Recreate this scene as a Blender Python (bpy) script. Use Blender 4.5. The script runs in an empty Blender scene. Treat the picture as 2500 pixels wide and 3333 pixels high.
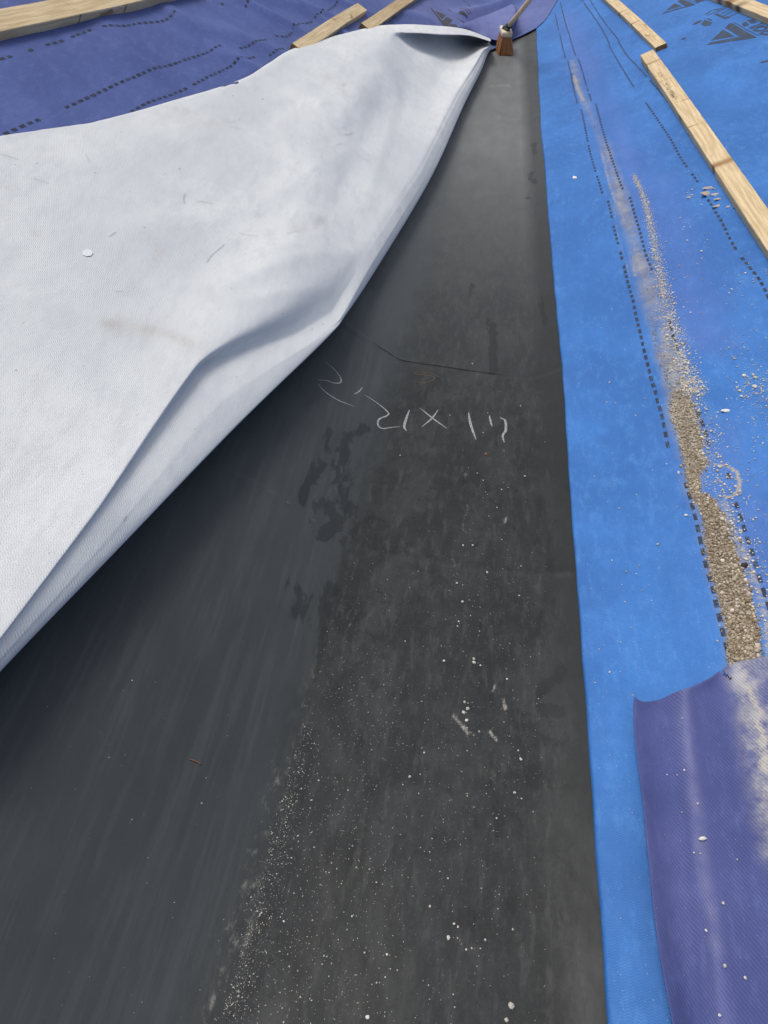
import bpy, math, random
import numpy as np
from mathutils import Vector
random.seed(7); rng = np.random.default_rng(7)
SC = bpy.context.scene; COL = SC.collection

# ------------------------------------------------------------------ camera, light, exposure
CAM_H = 1.35; PITCH = math.radians(44.09); YAW = math.radians(7.54); FPX = 2443.0 / 1.507
cam = bpy.data.cameras.new('camera'); camo = bpy.data.objects.new('camera', cam); COL.objects.link(camo)
camo.location = (0, 0, CAM_H); camo.rotation_euler = (math.pi / 2 - PITCH, 0, YAW)
cam.sensor_fit = 'VERTICAL'; cam.sensor_height = 36.0; cam.lens = 36.0 * 2443.0 / 3333.0
cam.clip_start = 0.02; cam.clip_end = 500
SC.camera = camo
SC.render.resolution_x = 768; SC.render.resolution_y = 1024
SUN_EL, SUN_AZ = math.radians(70), math.radians(-75)      # azimuth from +Y towards +X
w = bpy.data.worlds.new('World'); SC.world = w; w.use_nodes = True
nt = w.node_tree; bg = nt.nodes['Background']; sky = nt.nodes.new('ShaderNodeTexSky')
sky.sky_type = 'NISHITA'; sky.sun_disc = False; sky.sun_elevation = SUN_EL; sky.sun_rotation = SUN_AZ
sky.air_density = 1.0; sky.dust_density = 4.0; sky.ozone_density = 1.0
hs = nt.nodes.new('ShaderNodeHueSaturation'); hs.inputs['Saturation'].default_value = 0.45     # thin high cloud greys the sky
nt.links.new(sky.outputs[0], hs.inputs['Color']); nt.links.new(hs.outputs[0], bg.inputs[0]); bg.inputs[1].default_value = 0.15
sun = bpy.data.lights.new('sun', 'SUN'); suno = bpy.data.objects.new('sun', sun); COL.objects.link(suno)
sun.energy = 1.5; sun.angle = math.radians(20); sun.color = (1, 0.965, 0.92)
sd = Vector((math.sin(SUN_AZ) * math.cos(SUN_EL), math.cos(SUN_AZ) * math.cos(SUN_EL), math.sin(SUN_EL)))
suno.rotation_euler = (-sd).to_track_quat('-Z', 'Y').to_euler()
SC.view_settings.view_transform = 'Standard'; SC.view_settings.look = 'None'
SC.view_settings.gamma = 1; SC.view_settings.exposure = 0.0
SC.render.engine = 'CYCLES'

# ------------------------------------------------------------------ surveying helpers
R_ = np.array([math.cos(YAW), math.sin(YAW), 0.0])
F_ = np.array([-math.sin(YAW) * math.cos(PITCH), math.cos(YAW) * math.cos(PITCH), -math.sin(PITCH)])
U_ = np.cross(R_, F_)
O_ = np.array([0, 0, CAM_H])
def rays(px, py):
    px = np.asarray(px, float); py = np.asarray(py, float)
    return F_ + R_ * ((px - 829.5) / FPX)[..., None] + U_ * ((1106 - py) / FPX)[..., None]
def flat(pts, z=0.0):
    p = np.array(pts, float); d = rays(p[:, 0], p[:, 1]); t = (z - CAM_H) / d[:, 2]
    return O_ + d * t[:, None]
def smooth_line(p, n=12):
    p = np.array(p, float); q = np.vstack([2 * p[0] - p[1], p, 2 * p[-1] - p[-2]]); out = []
    for i in range(1, len(q) - 2):
        for k in range(n):
            t = k / n
            out.append(0.5 * ((2 * q[i]) + (-q[i-1] + q[i+1]) * t + (2*q[i-1] - 5*q[i] + 4*q[i+1] - q[i+2]) * t*t + (-q[i-1] + 3*q[i] - 3*q[i+1] + q[i+2]) * t**3))
    out.append(q[-2]); return np.array(out)
cl = flat([(1040, 90), (1010, 200), (960, 400), (862, 775), (700, 1350), (560, 1850), (430, 2212)])
cr = flat([(1118, 90), (1128, 400), (1140, 808), (1170, 1250), (1215, 2212)])
cl = cl[np.argsort(cl[:, 1])]; cr = cr[np.argsort(cr[:, 1])]
def softp(d, w): return w * np.logaddexp(0, d / w)
def H(x, y):
    xl = np.interp(y, cl[:, 1], cl[:, 0]); xr = np.interp(y, cr[:, 1], cr[:, 0])
    return 0.60 * softp(xl - x, 0.05) + 0.30 * softp(x - xr, 0.03) + 0.12 * softp(x - xr - 0.35, 0.06)
def at(px, py, h=0.0):
    px = np.atleast_1d(np.asarray(px, float)); py = np.atleast_1d(np.asarray(py, float))
    h = np.broadcast_to(np.asarray(h, float), px.shape); d = rays(px, py)
    lo = np.full(px.shape, 0.3); hi = np.full(px.shape, 0.3); done = np.zeros(px.shape, bool)
    for t in 0.3 * 1.035 ** np.arange(1, 125):
        P = O_ + d * t
        g = P[..., 2] - H(P[..., 0], P[..., 1]) - h
        hit = (~done) & (g < 0)
        hi = np.where(hit, t, hi); done |= hit
        lo = np.where(done, lo, t)
    hi = np.where(done, hi, lo * 1.001)
    for _ in range(22):
        m = (lo + hi) / 2; P = O_ + d * m[..., None]
        g = P[..., 2] - H(P[..., 0], P[..., 1]) - h
        lo = np.where(g > 0, m, lo); hi = np.where(g > 0, hi, m)
    return O_ + d * ((lo + hi) / 2)[..., None]
def line(pts, h=0.0):
    p = np.array(pts, float); return at(p[:, 0], p[:, 1], h)
def seg_dist(x, y, pl):
    """distance to a world polyline, and the signed side"""
    best = np.full(x.shape, 1e9)
    for a, b in zip(pl[:-1], pl[1:]):
        ax, ay = a[0], a[1]; bx, by = b[0] - ax, b[1] - ay; L = bx * bx + by * by + 1e-12
        t = np.clip(((x - ax) * bx + (y - ay) * by) / L, 0, 1)
        best = np.minimum(best, np.hypot(x - ax - t * bx, y - ay - t * by))
    return best
def in_poly(x, y, pl):
    c = np.zeros(x.shape, bool); n = len(pl)
    for i in range(n):
        x1, y1 = pl[i][0], pl[i][1]; x2, y2 = pl[(i+1) % n][0], pl[(i+1) % n][1]
        if y1 == y2: continue
        c ^= ((y1 > y) != (y2 > y)) & (x < (x2 - x1) * (y - y1) / (y2 - y1) + x1)
    return c
def join_into(o, parts):
    for x in bpy.context.selected_objects: x.select_set(False)
    for x in parts + [o]: x.select_set(True)
    bpy.context.view_layer.objects.active = o; bpy.ops.object.join(); return o
# smooth value noise
_perm = rng.random((256, 256))
def vnoise(x, y):
    xi = np.floor(x).astype(int); yi = np.floor(y).astype(int); fx = x - xi; fy = y - yi
    fx = fx * fx * (3 - 2 * fx); fy = fy * fy * (3 - 2 * fy)
    g = lambda a, b: _perm[a % 256, b % 256]
    return (g(xi, yi) * (1-fx) + g(xi+1, yi) * fx) * (1-fy) + (g(xi, yi+1) * (1-fx) + g(xi+1, yi+1) * fx) * fy
def fbm(x, y, o=4):
    s = 0; a = 0.5
    for i in range(o): s = s + a * vnoise(x * 2**i + 17*i, y * 2**i + 5*i); a *= 0.5
    return s

# ------------------------------------------------------------------ object helpers
def tag(o, label=None, cat=None, group=None, kind=None):
    if label: o['label'] = label
    if cat: o['category'] = cat
    if group: o['group'] = group
    if kind: o['kind'] = kind
    return o
def empty(name, loc, label, cat, group=None):
    o = bpy.data.objects.new(name, None); COL.objects.link(o); o.location = loc
    o.empty_display_size = 0.05; bpy.context.view_layer.update()
    return tag(o, label, cat, group)
def mesh(name, V, Fc, mats, parent=None, smooth=True, attrs=None, midx=None, origin=None):
    V = np.asarray(V, float)
    if origin is None: origin = np.zeros(3)
    me = bpy.data.meshes.new(name)
    V2 = V - origin
    if isinstance(Fc, np.ndarray):
        n = Fc.shape[1]
        me.vertices.add(len(V2)); me.vertices.foreach_set('co', V2.astype(np.float32).ravel())
        me.loops.add(Fc.size); me.loops.foreach_set('vertex_index', Fc.astype(np.int32).ravel())
        me.polygons.add(len(Fc)); me.polygons.foreach_set('loop_start', np.arange(0, Fc.size, n, dtype=np.int32))
        me.update(calc_edges=True); me.validate()
    else:
        me.from_pydata(V2.tolist(), [], Fc); me.update()
    if smooth: me.polygons.foreach_set('use_smooth', [True] * len(me.polygons))
    for m in (mats if isinstance(mats, (list, tuple)) else [mats]): me.materials.append(m)
    if midx is not None: me.polygons.foreach_set('material_index', np.asarray(midx, np.int32))
    for k, v in (attrs or {}).items():
        a = me.attributes.new(k, 'FLOAT', 'POINT'); a.data.foreach_set('value', np.asarray(v, np.float32).ravel())
    o = bpy.data.objects.new(name, me); COL.objects.link(o); o.location = origin
    if parent is not None:
        o.parent = parent; o.location = Vector(origin) - parent.matrix_world.translation if parent.type == 'EMPTY' else Vector(origin) - parent.location
    return o
def grid_faces(n, m):
    i = np.arange(n - 1)[:, None] * m + np.arange(m - 1)[None, :]
    return np.stack([i, i + 1, i + m + 1, i + m], -1).reshape(-1, 4)
def ribbon(pl, wid, lift, zf, taper=False):
    """flat ribbon along a world polyline lying on the surface zf"""
    pl = np.asarray(pl)[:, :2]; t = np.gradient(pl, axis=0); t /= np.linalg.norm(t, axis=1)[:, None] + 1e-9
    nrm = np.stack([-t[:, 1], t[:, 0]], 1); n = len(pl)
    ww = np.broadcast_to(wid, (n,)).copy() / 2
    if taper: ww *= np.clip(np.sin(np.linspace(0.12, math.pi - 0.12, n)) ** 0.6, 0.2, 1)
    a = pl + nrm * ww[:, None]; b = pl - nrm * ww[:, None]
    P = np.concatenate([a, b]); z = zf(P[:, 0], P[:, 1]) + lift
    V = np.column_stack([P, z]); Fc = [(i, i + 1, n + i + 1, n + i) for i in range(n - 1)]
    return V, Fc
def poly_patch(pl, lift, zf, cell=0.008):
    """filled outline on surface zf: clipped by small cells so it follows the wrinkles"""
    import bmesh
    bm = bmesh.new(); pl = np.asarray(pl)
    bm.faces.new([bm.verts.new((p[0], p[1], 0)) for p in pl])
    x0, x1, y0, y1 = pl[:, 0].min(), pl[:, 0].max(), pl[:, 1].min(), pl[:, 1].max()
    for ax, lo, hi in ((0, x0, x1), (1, y0, y1)):
        n = max(1, min(60, int((hi - lo) / cell)))
        for k in range(1, n):
            co = [0, 0, 0]; no = [0, 0, 0]; co[ax] = lo + (hi - lo) * k / n; no[ax] = 1
            bmesh.ops.bisect_plane(bm, geom=bm.verts[:] + bm.edges[:] + bm.faces[:], plane_co=co, plane_no=no)
    V = np.array([v.co[:] for v in bm.verts]); bm.verts.index_update()
    Fc = [tuple(v.index for v in f.verts) for f in bm.faces]; bm.free()
    V[:, 2] = zf(V[:, 0], V[:, 1]) + lift
    return V, Fc
class Acc:
    def __init__(s): s.V = []; s.F = []; s.n = 0
    def add(s, VF):
        V, Fc = VF; s.V.append(np.asarray(V)); s.F += [tuple(int(i) + s.n for i in f) for f in Fc]; s.n += len(V)
    def build(s, name, mat, parent=None, **k): return mesh(name, np.concatenate(s.V), s.F, mat, parent, **k)

# ------------------------------------------------------------------ materials
class NT:
    def __init__(s, name):
        s.m = bpy.data.materials.new(name); s.m.use_nodes = True; s.t = s.m.node_tree
        s.b = s.t.nodes['Principled BSDF']; s.co = None
    def n(s, ty, **k):
        nd = s.t.nodes.new('ShaderNode' + ty)
        for a, v in k.items():
            if a.startswith('_'): setattr(nd, a[1:], v)
            else:
                key = int(a[1:]) if a[0] == 'i' and a[1:].isdigit() else a
                s.put(nd.inputs[key], v)
        return nd
    def put(s, sock, v):
        if isinstance(v, bpy.types.NodeSocket): s.t.links.new(v, sock)
        elif isinstance(v, bpy.types.Node): s.t.links.new(v.outputs[0], sock)
        else:
            if sock.type == 'RGBA' and len(v) == 3: v = (*v, 1)
            sock.default_value = v
    def obj(s, scale=(1, 1, 1), rot=(0, 0, 0)):
        if s.co is None: s.co = s.n('TexCoord').outputs['Object']
        return s.n('Mapping', Vector=s.co, Scale=scale, Rotation=rot)
    def noise(s, scale, detail=4, rough=0.55, sc=(1, 1, 1), rot=(0, 0, 0), dist=0.0):
        return s.n('TexNoise', Vector=s.obj(sc, rot), Scale=scale, Detail=detail, Roughness=rough, Distortion=dist).outputs[0]
    def ramp(s, v, a, b, lo=0.0, hi=1.0):
        return s.n('MapRange', i0=v, i1=a, i2=b, i3=lo, i4=hi, _interpolation_type='SMOOTHSTEP').outputs[0]
    def math(s, op, a, b=0.0): return s.n('Math', _operation=op, i0=a, i1=b).outputs[0]
    def mix(s, f, a, b, mode='MIX'):
        nd = s.t.nodes.new('ShaderNodeMix'); nd.data_type = 'RGBA'; nd.blend_type = mode
        s.put(nd.inputs[0], f); s.put(nd.inputs[6], a); s.put(nd.inputs[7], b); return nd.outputs[2]
    def attr(s, name): return s.n('Attribute', _attribute_name=name).outputs['Fac']
    def bump(s, h, strength, dist, prev=None):
        nd = s.n('Bump', Strength=strength, Distance=dist, Height=h)
        if prev is not None: s.put(nd.inputs['Normal'], prev)
        return nd.outputs[0]
    def done(s, color=None, rough=None, normal=None, spec=None):
        if color is not None: s.put(s.b.inputs['Base Color'], color)
        if rough is not None: s.put(s.b.inputs['Roughness'], rough)
        if normal is not None: s.put(s.b.inputs['Normal'], normal)
        if spec is not None: s.put(s.b.inputs['Specular IOR Level'], spec)
        return s.m
def weave(g, period=0.0045, rot=0.0, amp=9.0):
    """small embossed zigzag rib of the fleece"""
    c = g.obj(rot=(0, 0, rot)); sx = g.n('SeparateXYZ', Vector=c)
    k = 2 * math.pi / period
    zig = g.math('ABSOLUTE', g.math('SUBTRACT', g.math('FRACT', g.math('MULTIPLY', sx.outputs[0], 1 / (period * 2.6))), 0.5))
    ph = g.math('ADD', g.math('MULTIPLY', sx.outputs[1], k), g.math('MULTIPLY', zig, amp))
    return g.math('MULTIPLY', g.math('SINE', ph), g.ramp(g.noise(28, 3, 0.6), 0.3, 0.6, 0.25, 1))
def membrane_mat(name, base, dark, light, dusty, rough=0.62, tint=None, rot=0.0, per=0.0042, dustcol=(0.40, 0.36, 0.29), wv=0.28, film=False):
    g = NT(name)
    FN, FL = (34, .5) if name == 'blue fleece' else (22, .12)
    n1 = g.noise(3.2, 6, 0.6); n2 = g.noise(26, 5, 0.65, sc=(1, 0.6, 1)); n3 = g.noise(160, 3, 0.6)
    c = g.mix(g.ramp(n1, 0.35, 0.68), dark, base)
    c = g.mix(g.ramp(n2, 0.5, 0.75, 0, 0.45), c, light)
    c = g.mix(g.ramp(n3, 0.35, 0.7, 0, 0.3), c, dark)
    c = g.mix(g.ramp(g.noise(60, 5, 0.7, sc=(1, .3, 1), rot=(0, 0, .25)), 0.5, 0.72, 0, 0.4), c, light)
    c = g.mix(g.ramp(g.noise(9, 5, 0.7), 0.5, 0.72, 0, 0.5), c, dark)
    if tint is not None: c = g.mix(g.math('MULTIPLY', g.attr('tint'), g.ramp(n2, 0.25, 0.6, 0.55, 1)), c, tint)
    if film: c = g.mix(g.math('MULTIPLY', g.attr('film'), g.ramp(g.noise(FN, 6, 0.72), 0.34, 0.64, FL, 1)), c, g.mix(g.ramp(g.noise(12, 4, 0.6), 0.4, 0.6), film[0], film[1]))
    if film: c = g.mix(g.ramp(g.noise(2.2, 4, 0.6, sc=(2.2, .5, 1), rot=(0, 0, .12)), 0.45, 0.7, 0, 0.55), c, dark)
    wv_ = weave(g, per, rot, 2.2 if name == 'violet fleece' else 9.0)
    d = g.math('MULTIPLY', g.attr('dust'), 1.0)
    brk = g.ramp(g.math('ADD', g.math('ADD', g.noise(90, 4, 0.7), g.math('MULTIPLY', wv_, 0.03)), g.math('SUBTRACT', d, 0.5)), 0.35, 0.75)
    c = g.mix(g.math('MULTIPLY', brk, g.ramp(d, 0.02, 0.35)), c, dustcol)
    sp = g.ramp(g.noise(330, 1, 0.5), 0.74, 0.8, 0, dusty)
    c = g.mix(sp, c, (0.7, 0.68, 0.62))
    c = g.mix(g.ramp(wv_, -1, 1, wv, 0), c, g.mix(0.6, c, (0, 0, 0), 'MIX'))
    nb = g.bump(wv_, 0.3, 0.0006); nb = g.bump(n2, 0.3, 0.006, nb); nb = g.bump(n3, 0.3, 0.0012, nb)
    return g.done(c, rough, nb, 0.35)
M = {}
M['blue'] = membrane_mat('blue fleece', (0.044, 0.195, 0.55), (0.028, 0.135, 0.41), (0.085, 0.28, 0.66), 0.5, tint=(0.095, 0.16, 0.46), film=((0.27, 0.235, 0.18), (0.36, 0.345, 0.31)))
M['purple'] = membrane_mat('violet blue fleece', (0.088, 0.128, 0.35), (0.066, 0.097, 0.28), (0.14, 0.185, 0.43), 0.12, rot=0.6, tint=(0.2, 0.21, 0.42))
M['offcut'] = membrane_mat('violet fleece', (0.085, 0.105, 0.29), (0.060, 0.075, 0.22), (0.12, 0.15, 0.37), 0.25, rot=1.0, tint=(0.19, 0.2, 0.42), per=0.005, dustcol=(0.5, 0.46, 0.40), rough=0.85, film=((0.46, 0.445, 0.42), (0.58, 0.56, 0.52)), wv=0.4)
def white_mat():
    g = NT('white fleece underside')
    n1 = g.noise(2.5, 5, 0.55); n2 = g.noise(22, 6, 0.7, sc=(1, 0.35, 1), rot=(0, 0, 0.9)); n3 = g.noise(210, 3, 0.6)
    c = g.mix(g.ramp(n1, 0.35, 0.7), (0.60, 0.617, 0.617), (0.685, 0.695, 0.683))
    c = g.mix(g.ramp(n2, 0.42, 0.66, 0, 0.6), c, (0.55, 0.56, 0.575))
    c = g.mix(g.ramp(g.noise(7, 5, 0.65, sc=(1, .6, 1)), 0.5, 0.75, 0, 0.4), c, (0.60, 0.605, 0.63))
    d = g.attr('dust'); c = g.mix(g.math('MULTIPLY', d, g.ramp(n2, 0.3, 0.7, 0.3, 1)), c, (0.46, 0.40, 0.35))
    sp = g.ramp(g.noise(70, 2, 0.5, sc=(1, 0.35, 1), rot=(0, 0, 0.7)), 0.735, 0.76, 0, 0.5); c = g.mix(sp, c, (0.25, 0.25, 0.26))
    wv_ = weave(g, 0.0048, 0.5)
    c = g.mix(g.ramp(wv_, -1, 1, 0.14, 0), c, (0.45, 0.47, 0.52))
    nb = g.bump(wv_, 0.3, 0.0010); nb = g.bump(n2, 0.25, 0.006, nb); nb = g.bump(n3, 0.3, 0.001, nb)
    return g.done(c, 0.85, nb, 0.15)
M['white'] = white_mat()
def rubber_mat():
    g = NT('black rubber liner')
    n1 = g.noise(2.2, 5, 0.6); n2 = g.noise(11, 7, 0.68, sc=(1, 0.45, 1), dist=0.4); n3 = g.noise(55, 5, 0.7, sc=(1, 0.25, 1)); n4 = g.noise(420, 2, 0.5)
    c = g.mix(g.ramp(n1, 0.3, 0.7), (0.040, 0.0465, 0.049), (0.050, 0.0565, 0.059))
    soil_sun_balance = g.attr('soil_sun_balance')
    c = g.mix(g.math('MULTIPLY', g.ramp(n2, 0.35, 0.7), g.math('MULTIPLY', soil_sun_balance, 0.9)), c, (0.040, 0.0405, 0.039))
    c = g.mix(g.math('MULTIPLY', g.ramp(n3, 0.52, 0.72), g.math('ADD', g.math('MULTIPLY', soil_sun_balance, 0.35), 0.08)), c, (0.055, 0.056, 0.054))
    blot = g.math('MULTIPLY', g.ramp(g.noise(17, 4, 0.6, sc=(1, 0.6, 1), dist=0.8), 0.60, 0.68), g.math('MULTIPLY', soil_sun_balance, 0.55))
    c = g.mix(blot, c, (0.014, 0.0155, 0.016))
    wet = g.attr('wet'); wf = g.math('MULTIPLY', g.ramp(g.math('ADD', wet, g.math('MULTIPLY', g.math('SUBTRACT', g.noise(38, 6, 0.7, sc=(1, 0.35, 1), dist=0.5), 0.5), 2.2)), 0.30, 0.5), g.ramp(wet, 0.02, 0.2))
    WETC = g.math('MULTIPLY', wf, 0.5)
    d = g.attr('dust'); df = g.math('MULTIPLY', g.ramp(g.math('ADD', g.math('MULTIPLY', d, 0.8), g.math('MULTIPLY', g.math('SUBTRACT', g.noise(75, 5, 0.75, sc=(1, 0.5, 1)), 0.5), 1.5)), 0.25, 0.8), g.ramp(d, 0.0, 0.3))
    c = g.mix(df, c, (0.27, 0.255, 0.225))
    sp = g.math('MULTIPLY', g.ramp(n4, 0.70, 0.76), g.math('ADD', g.math('MULTIPLY', soil_sun_balance, 0.45), g.math('MULTIPLY', d, 0.6)))
    c = g.mix(sp, c, (0.4, 0.38, 0.33))
    r = g.mix(wf, (0.46, 0.46, 0.46), (0.40, 0.40, 0.40))
    nb = g.bump(n2, 0.25, 0.003); nb = g.bump(n4, 0.2, 0.0006, nb)
    c = g.mix(g.math('MULTIPLY', g.attr('far_sheen_dust'), g.ramp(n2, 0.2, 0.8, 0.55, 1)), c, (0.185, 0.188, 0.184))
    st = g.noise(30, 5, 0.7, sc=(1.6, 0.09, 1), rot=(0, 0, 0.35))
    c = g.mix(g.math('MULTIPLY', g.math('SUBTRACT', 1.0, soil_sun_balance), g.ramp(st, 0.45, 0.7, 0, 0.55)), c, (0.075, 0.082, 0.085))
    flo = g.mix(g.ramp(n1, 0.35, 0.65), (0.0075, 0.0085, 0.0095), (0.013, 0.0142, 0.0150))
    flo = g.mix(g.ramp(g.noise(6, 7, 0.72, sc=(1, .6, 1), dist=1.0), 0.42, 0.62, 0, 0.75), flo, (0.029, 0.0308, 0.0310))
    flo = g.mix(g.ramp(n3, 0.48, 0.7, 0, 0.6), flo, (0.052, 0.053, 0.0525))
    flo = g.mix(g.ramp(g.noise(150, 4, 0.7), 0.5, 0.75, 0, 0.35), flo, (0.06, 0.06, 0.058))
    flo = g.mix(g.ramp(g.noise(24, 5, 0.7, sc=(1, .75, 1), dist=1.2), 0.55, 0.63, 0, 0.6), flo, (0.006, 0.0068, 0.0075))
    flo = g.mix(g.math('MULTIPLY', g.attr('rim_shade'), 0.85), flo, (0.010, 0.0115, 0.012))
    c = g.mix(g.math('MULTIPLY', g.math('MULTIPLY', soil_sun_balance, g.math('SUBTRACT', 1.0, g.math('MULTIPLY', g.attr('far_sheen_dust'), 0.85))), g.math('SUBTRACT', 0.88, g.math('MULTIPLY', df, 0.88))), c, flo)
    c = g.mix(WETC, c, (0.0055, 0.0062, 0.007))
    r = g.mix(g.ramp(n2, 0.3, 0.7), r, (0.60, 0.60, 0.60))
    return g.done(c, r, nb, 0.27)
M['rubber'] = rubber_mat()
def plain(name, col, rough=0.8, var=0.3, sc=60, bump=0.3, spec=0.3):
    g = NT(name); n = g.noise(sc, 5, 0.65)
    dk = tuple(x * (1 - var) for x in col)
    return g.done(g.mix(g.ramp(n, 0.35, 0.7), dk, col), rough, g.bump(n, bump, 0.001), spec)
def ink_mat(name, col, wear=0.5):
    g = NT(name); n = g.noise(140, 5, 0.75); n2 = g.noise(12, 3, 0.6)
    c = g.mix(g.ramp(g.math('ADD', n, g.math('MULTIPLY', n2, 0.25)), 0.62, 0.78, 0, wear), col, (0.11, 0.17, 0.33))
    return g.done(c, 0.65, None, 0.3)
M['ink'] = ink_mat('black printed ink', (0.022, 0.028, 0.045))
M['ink_grey'] = ink_mat('grey worn ink', (0.030, 0.045, 0.075), 0.45)
M['chalk'] = plain('pale chalk scratch', (0.42, 0.43, 0.43), 0.95, 0.6, 260)
M['chalk_brown'] = plain('faint ochre scratch', (0.17, 0.12, 0.08), 0.95, 0.5, 260)
M['smear'] = plain('pale mortar smear', (0.45, 0.43, 0.38), 0.95, 0.7, 160)
M['deck'] = plain('roof boarding', (0.22, 0.16, 0.10), 0.8)
def wood_mat(name, a, b, knot):
    g = NT(name)
    gr = g.noise(14, 6, 0.6, sc=(0.35, 7, 7), dist=0.6); fine = g.noise(60, 3, 0.6, sc=(0.2, 6, 6))
    c = g.mix(g.ramp(gr, 0.35, 0.68), b, a)
    c = g.mix(g.ramp(fine, 0.45, 0.75, 0, 0.35), c, b)
    big = g.noise(3.2, 4, 0.6); c = g.mix(g.ramp(big, 0.52, 0.75, 0, 0.5), c, knot)
    c = g.mix(g.ramp(g.noise(5, 2, 0.5, sc=(1, 2.2, 2.2), dist=.3), 0.69, 0.73, 0, 0.7), c, (0.22, 0.11, 0.045))
    c = g.mix(g.ramp(g.noise(120, 3, 0.7, sc=(.08, 6, 6)), 0.6, 0.75, 0, 0.2), c, (0.28, 0.19, 0.10))
    d = g.attr('dark'); c = g.mix(d, c, (0.05, 0.028, 0.016))
    c = g.mix(g.attr('amber'), c, (0.28, 0.14, 0.045))
    c = g.mix(g.ramp(g.noise(40, 3, 0.6), 0.68, 0.74, 0, 0.3), c, (0.2, 0.15, 0.09))
    return g.done(c, 0.7, g.bump(fine, 0.3, 0.001), 0.3)
M['wood'] = wood_mat('sawn pine', (0.70, 0.56, 0.35), (0.50, 0.37, 0.20), (0.42, 0.28, 0.14))
M['endgrain'] = plain('sawn end grain', (0.30, 0.17, 0.08), 0.85, 0.45, 90)
M['pencil'] = plain('pencil line', (0.16, 0.12, 0.09), 0.8)
def attr_col(name, lo, hi, rough=0.9):
    g = NT(name); v = g.attr('tone'); mid = tuple((a + b) / 2 for a, b in zip(lo, hi))
    c = g.mix(v, lo, hi); c = g.mix(g.ramp(g.noise(500, 2), 0.4, 0.7, 0, 0.3), c, mid)
    return g.done(c, rough, None, 0.2)
M['grain'] = attr_col('crushed mortar grains', (0.17, 0.115, 0.06), (0.78, 0.71, 0.58))
M['pebble'] = attr_col('pale grit', (0.30, 0.27, 0.22), (0.74, 0.72, 0.66))
M['chip'] = attr_col('weathered wood splinter', (0.26, 0.21, 0.17), (0.52, 0.44, 0.36))

# ------------------------------------------------------------------ the setting
ys = np.concatenate([np.arange(-3, -0.4, 0.1), -0.4 + 0.9 * np.linspace(0, 1, 260), 0.5 + 0.0039 * (np.cumsum(1.0042 ** np.arange(560)))])
ys = ys[ys < 16]
print('rows', len(ys), ys[-1])
xd = np.linspace(-7, 7, 180); yd = np.linspace(-4, 20, 160)
X, Y = np.meshgrid(xd, yd); Z = H(X, Y) - 0.06
tag(mesh('roof_deck', np.stack([X, Y, Z], -1).reshape(-1, 3), grid_faces(160, 180), M['deck']), kind='structure')

# ------------------------------------------------------------------ black valley liner
# seams and creases (world polylines) 
q = lambda pts: [(597.2 + .4 * x, 696.8 + .4 * y) for x, y in pts]
seam = line(q([(380, 20), (520, 112), (600, 165), (640, 190), (690, 210), (900, 238), (1060, 262), (1220, 285), (1370, 297), (1460, 272), (1545, 235)]))
fold2 = line([(470, 1005), (560, 1055), (640, 1095), (700, 1140), (760, 1165)])
fold3 = line([(780, 1180), (900, 1205), (1050, 1230), (1230, 1235)])
fold4 = line([(1085, 256), (1120, 262), (1145, 260), (1163, 250)])
fold5 = line([(1040, 425), (1090, 422), (1160, 438)])
def liner_z(x, y):
    z = H(x, y) + 0.0055 * (fbm(x * 2.6, y * 1.5) - 0.5) * 2 + 0.0015 * (fbm(x * 9 + 4, y * 5) - .5) * 2
    for pl, a, wd in ((seam, 0.004, 0.009), (fold2, 0.003, 0.012), (fold3, 0.002, 0.012), (fold4, 0.006, 0.03), (fold5, 0.005, 0.03)):
        m = (x > pl[:, 0].min() - .1) & (x < pl[:, 0].max() + .1) & (y > pl[:, 1].min() - .1) & (y < pl[:, 1].max() + .1)
        if np.any(m): z = np.where(m, z + a * np.exp(-(seg_dist(x, y, pl) / wd) ** 2), z)
    return z
def rep(y, a, b): return a + (b - a) * y
xs = np.concatenate([np.linspace(-3.0, -1.25, 50)[:-1], np.linspace(-1.25, 0.9, 520), np.linspace(0.9, 1.0, 5)[1:]])
ysl = ys[(ys > -0.6) & (ys < 11.5)]
X, Y = np.meshgrid(xs, ysl); Z = liner_z(X, Y)
wet = np.zeros(X.shape); dust = np.zeros(X.shape)
def paint(A, pts, wd, s, h=0.0, soft=1.6, XY=None):
    pl = line(pts, h) if len(pts) > 1 else np.vstack([line(pts, h), line(pts, h) + 1e-4])
    x, y = XY if XY else (X, Y); r = wd * 3
    m = (x > pl[:, 0].min() - r) & (x < pl[:, 0].max() + r) & (y > pl[:, 1].min() - r) & (y < pl[:, 1].max() + r)
    if not m.any(): return
    dd = seg_dist(x[m], y[m], pl); A[m] = np.maximum(A[m], s * np.exp(-(dd / wd) ** soft))
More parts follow.
